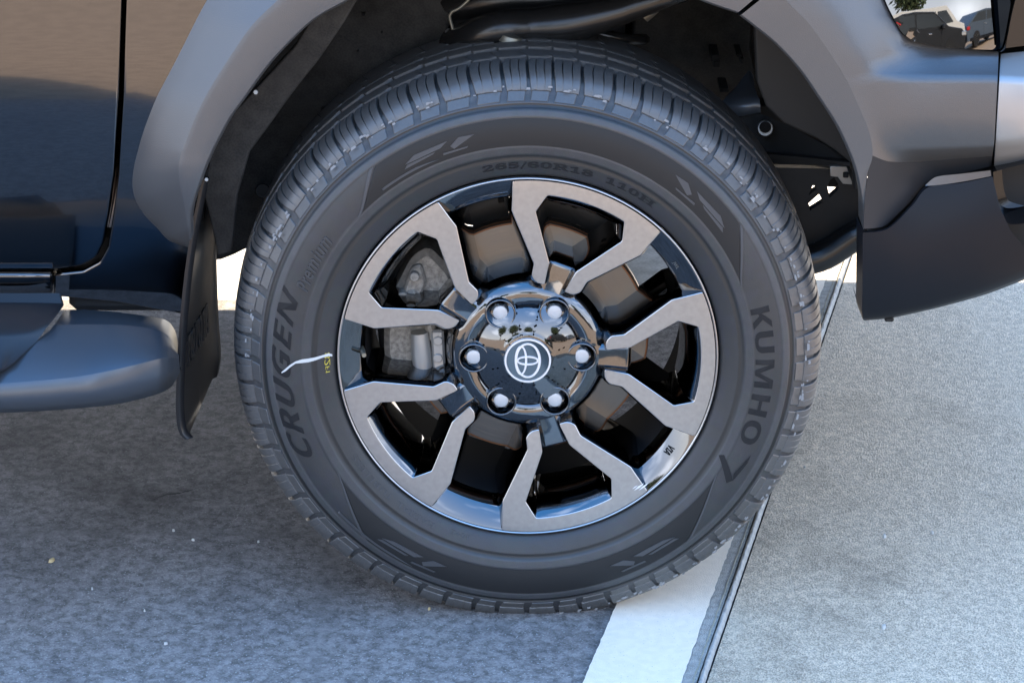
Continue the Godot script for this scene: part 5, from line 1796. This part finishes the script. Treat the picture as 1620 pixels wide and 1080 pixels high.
func litter():
	# a yellow leaf with its stalk, seen through the wheel
	var g := Vector3(0.1564, 0.0, -0.6727)
	var st := surf()
	var rows := []
	for i in 9:
		var t := i / 8.0
		var w := 0.007 * sin(PI * pow(t, 0.8)) + 0.0002
		var c := g + Vector3(lerpf(0.0, 0.022, t), 0.004 + 0.006 * t * t, lerpf(0.0, -0.020, t))
		rows.append(PackedVector3Array([c + Vector3(-w * 0.6, 0.002, -w), c, c + Vector3(w * 0.6, 0.002, w)]))
	loft(st, rows)
	tube(st, [g + Vector3(0.022, 0.010, -0.020), g + Vector3(0.026, 0.020, -0.030), g + Vector3(0.028, 0.042, -0.036)], [0.0006], 6)
	var leaf := commit(st, "leaf", M.leaf, self)
	tag(leaf, "small dry yellow leaf on the ground, seen through the wheel's lower right spokes", "leaf")
	var spots := [
		[Vector3(0.4719, 0.0, 0.0292), 0.0042, "white", "largest white chip on the pale slab, low right near the joint"],
		[Vector3(0.5082, 0.0, -0.2599), 0.0036, "white", "long thin white chip in the middle of the pale slab"],
		[Vector3(0.5778, 0.0, -0.2707), 0.0030, "white", "small white chip right of the long chip on the pale slab"],
		[Vector3(0.4184, 0.0, -0.508), 0.0022, "white", "tiny white chip beside the tyre on the pale slab"],
		[Vector3(-0.6609, 0.0, -0.1776), 0.0042, "tan", "tan stone chip on dark asphalt at the far left"],
		[Vector3(-0.5027, 0.0, -0.2794), 0.0022, "white", "tiny pale chip on dark asphalt behind the tyre's shoulder"],
		[Vector3(-0.4714, 0.0, -0.2471), 0.0022, "white", "pale speck on asphalt under the tip of the faint scratch"],
		[Vector3(-0.4728, 0.0, 0.0773), 0.0026, "white", "pale chip near the bottom edge on the dark asphalt"],
		[Vector3(-0.5923, 0.0, -0.0884), 0.0020, "white", "small pale chip left of centre on dark asphalt"],
		[Vector3(-0.1313, 0.0, -0.0259), 0.0024, "tan", "tan chip on asphalt just below the tyre"],
		[Vector3(-0.3788, 0.0, -0.2407), 0.0022, "white", "pale chip on asphalt left of the tyre's lower edge"],
		[Vector3(-0.5127, 0.0, -0.0201), 0.0018, "white", "faint pale grain on the asphalt, lower left"]]
	for s in spots:
		st = surf()
		var n := 9
		var top := PackedVector3Array()
		var low := PackedVector3Array()
		var turn := rng.randf() * TAU
		for k in n:
			var t := TAU * k / n
			var r: float = s[1] * rng.randf_range(0.6, 1.1)
			var v := Vector3(cos(t) * r * (1.7 if s[1] > 0.003 else 1.2), 0, sin(t) * r * 0.8).rotated(Vector3.UP, turn)
			low.append(s[0] + v + Vector3(0, -0.002, 0))
			top.append(s[0] + v * 0.7 + Vector3(0, s[1] * 0.55, 0))
		loft(st, [low, top], [], true)
		st.set_smooth_group(-1)
		for k in range(1, n - 1):
			st.add_vertex(top[0]); st.add_vertex(top[k]); st.add_vertex(top[k + 1])
		var o := commit(st, "stone_chip", M.chip if s[2] == "white" else M.tan_chip, self)
		tag(o, s[3], "stone chip", "chips of stone lying round the wheel")
	# a hairline crack in the asphalt and a pale scratch
	for c in [[[Vector3(-0.5488, 0.0, -0.3794), Vector3(-0.5275, 0.0, -0.4022), Vector3(-0.5069, 0.0, -0.4091), Vector3(-0.4854, 0.0, -0.4253)], 0.0022, M.crack, "ground_crack"], [[Vector3(-0.4304, 0.0, -0.2578), Vector3(-0.4229, 0.0, -0.2925), Vector3(-0.4154, 0.0, -0.3299), Vector3(-0.4064, 0.0, -0.3726)], 0.0010, M.bare_strip, "ground_scratch"]]:
		st = surf()
		var line := spline(c[0], 24)
		rows = []
		for i in 24:
			var w: float = c[1] * (0.25 + 0.75 * sin(PI * i / 23.0)) * (0.8 + 0.5 * noise.get_noise_1d(i * 2.3))
			var p: Vector3 = line[i] + Vector3(0.002 * noise.get_noise_1d(i * 0.9), 0.0006, 0.002 * noise.get_noise_1d(i * 1.1 + 50.0))
			rows.append(PackedVector3Array([p + Vector3(0, 0, -w), p + Vector3(0, 0, w)]))
		loft(st, rows)
		commit(st, c[3], c[2], self).set_meta("kind", "structure")


# ---------------------------------------------------------------- the yard behind the camera, seen only in reflections

func parked(called: String, at: Vector3, turn: float, outline: Array, glass: Array, width: float, paint: Material, label: String, category: String):
	var root := Node3D.new()
	root.name = called
	add_child(root, true)
	root.position = at
	root.rotation.y = turn
	tag(root, label, category)
	var old := truck
	truck = root
	var hw := width * 0.5
	slab_body("body", outline, paint, hw, -hw)
	for g in glass: slab_body("window", g, M.glass, hw + 0.006, -hw - 0.006)
	var tail: float = outline[0].x
	var nose: float = outline[-1].x
	for s in [-1, 1]:
		box_at("sill", Vector3((tail + nose) * 0.5, 0.30, s * (hw + 0.004)), Vector3(nose - tail - 0.5, 0.16, 0.03), M.valance, root, 0.01)
		box_at("tail_lamp", Vector3(tail + 0.10, 0.82, s * (hw - 0.10)), Vector3(0.28, 0.16, 0.24), M.lamp_red, root, 0.02)
		box_at("headlamp", Vector3(nose - 0.10, 0.70, s * (hw - 0.18)), Vector3(0.26, 0.15, 0.38), M.chrome, root, 0.02)
		box_at("mirror", Vector3(lerpf(tail, nose, 0.70), 1.0, s * (hw + 0.10)), Vector3(0.12, 0.14, 0.20), paint, root, 0.03)
		for f in [0.36, 0.53, 0.70]: box_at("door_seam", Vector3(lerpf(tail, nose, f), 0.68, s * (hw + 0.001)), Vector3(0.012, 0.60, 0.006), M.crack, root, 0.001)
		for f in [0.40, 0.57]: box_at("door_handle", Vector3(lerpf(tail, nose, f), 0.86, s * (hw + 0.012)), Vector3(0.16, 0.03, 0.03), M.chrome, root, 0.008)
		for x in [tail + 0.85, nose - 0.85]:
			var st := surf()
			lathe(st, PackedVector2Array([Vector2(0.24, 0.10), Vector2(0.25, 0.115), Vector2(0.31, 0.11), Vector2(0.33, 0.06), Vector2(0.33, -0.06), Vector2(0.31, -0.11), Vector2(0.02, -0.11)]), 36, [1, 2, 3, 4, 5], Vector3(x, 0.33, s * (hw - 0.09)))
			var w := commit(st, "wheel", M.letter, root)
			st = surf()
			for k in 8:
				var a := TAU * k / 8.0
				block(st, Vector3(0.20, 0.05, 0.03), Transform3D(Basis(Vector3(0, 0, 1), a), Vector3(x + 0.13 * cos(a), 0.33 + 0.13 * sin(a), s * (hw + 0.005))), 0.01)
			var sp := commit(st, "rim", M.steel, w)
			sp.set_meta("kind", "stuff")
	box_at("number_plate", Vector3(nose + 0.015, 0.42, 0), Vector3(0.02, 0.12, 0.40), M.white_paint, root, 0.004)
	truck = old


func behind_the_camera():
	var white_body := matte(Color(0.50, 0.50, 0.49), 0.25)
	var dark_body := matte(Color(0.006, 0.0065, 0.008), 0.3)
	var grey_body := matte(Color(0.05, 0.07, 0.10), 0.25)
	var small := [Vector2(-2.1, 0.25), Vector2(-2.15, 0.9), Vector2(-1.9, 1.05), Vector2(-1.2, 1.48), Vector2(-0.4, 1.53), Vector2(0.5, 1.46), Vector2(1.2, 1.0), Vector2(1.9, 0.86), Vector2(2.08, 0.7), Vector2(2.1, 0.25)]
	var small_glass := [[Vector2(-1.70, 1.06), Vector2(-1.15, 1.42), Vector2(-0.42, 1.45), Vector2(-0.42, 1.04)], [Vector2(-0.34, 1.04), Vector2(-0.34, 1.45), Vector2(0.46, 1.40), Vector2(0.98, 1.04)]]
	parked("parked_van", Vector3(8.4, 0, 11.8), 0.22, [Vector2(-2.6, 0.32), Vector2(-2.62, 1.5), Vector2(-2.5, 1.98), Vector2(1.2, 1.98), Vector2(1.75, 1.5), Vector2(2.0, 1.25), Vector2(2.55, 1.08), Vector2(2.65, 0.7), Vector2(2.65, 0.32)], [[Vector2(0.55, 1.2), Vector2(0.55, 1.78), Vector2(1.18, 1.78), Vector2(1.72, 1.24)], [Vector2(-0.95, 1.22), Vector2(-0.95, 1.80), Vector2(0.45, 1.80), Vector2(0.45, 1.22)], [Vector2(-2.4, 1.22), Vector2(-2.36, 1.80), Vector2(-1.05, 1.80), Vector2(-1.05, 1.22)]], 1.85, white_body, "white van parked across the yard, seen mirrored in the headlight", "van")
	parked("parked_car", Vector3(5.4, 0, 8.0), 0.15, small, small_glass, 1.75, dark_body, "black hatchback parked across the yard in front of the van", "car")
	parked("parked_car", Vector3(13.2, 0, 11.0), 0.12, small, small_glass, 1.75, grey_body, "blue grey hatchback parked across the yard right of the van", "car")
	# a row of trees far off
	var crown := surf()
	crown.set_smooth_group(-1)
	for k in 2600:
		var d := Vector3(rng.randfn(), rng.randfn(), rng.randfn()).normalized() * pow(rng.randf(), 0.4)
		var lump := 1.0 + 0.35 * noise.get_noise_3dv(d * 2.2)
		var c := Vector3(d.x * 1.7, 4.0 + d.y * 1.9, d.z * 1.7) * Vector3(lump, 1, lump)
		var u := Vector3(rng.randfn(), rng.randfn(), rng.randfn()).normalized() * 0.16
		var w := u.cross(Vector3(rng.randfn(), rng.randfn(), rng.randfn())).normalized() * 0.09
		quad(crown, c - u, c + w, c + u, c - w)
	crown.generate_normals()
	var crown_mesh := crown.commit()
	var leafy := matte(Color(0.05, 0.075, 0.03), 0.7)
	var spots := [[Vector3(11.5, 0, 19), 1.15, "tall tree beyond the blue grey hatchback"], [Vector3(-6.5, 0, 24), 1.5, "broad tree far behind the black saloon"], [Vector3(-15, 0, 27), 1.7, "leftmost tree at the edge of the yard"], [Vector3(16, 0, 26), 1.6, "rightmost tree at the edge of the yard"], [Vector3(0.5, 0, 30), 1.5, "tree in the gap between the van and the saloon"]]
	for s in spots:
		var t := Node3D.new()
		t.name = "tree"
		add_child(t, true)
		t.position = s[0]
		t.scale = Vector3.ONE * s[1]
		tag(t, s[2], "tree", "trees along the far side of the yard")
		add_mesh(crown_mesh, "crown", leafy, t)
		var st := surf()
		tube(st, [Vector3(0, -0.1, 0), Vector3(0.05, 1.6, 0), Vector3(0, 3.2, 0.1), Vector3(0.1, 4.8, 0)], [0.17, 0.13, 0.10, 0.04], 10)
		commit(st, "trunk", matte(Color(0.12, 0.09, 0.06), 0.9), t)
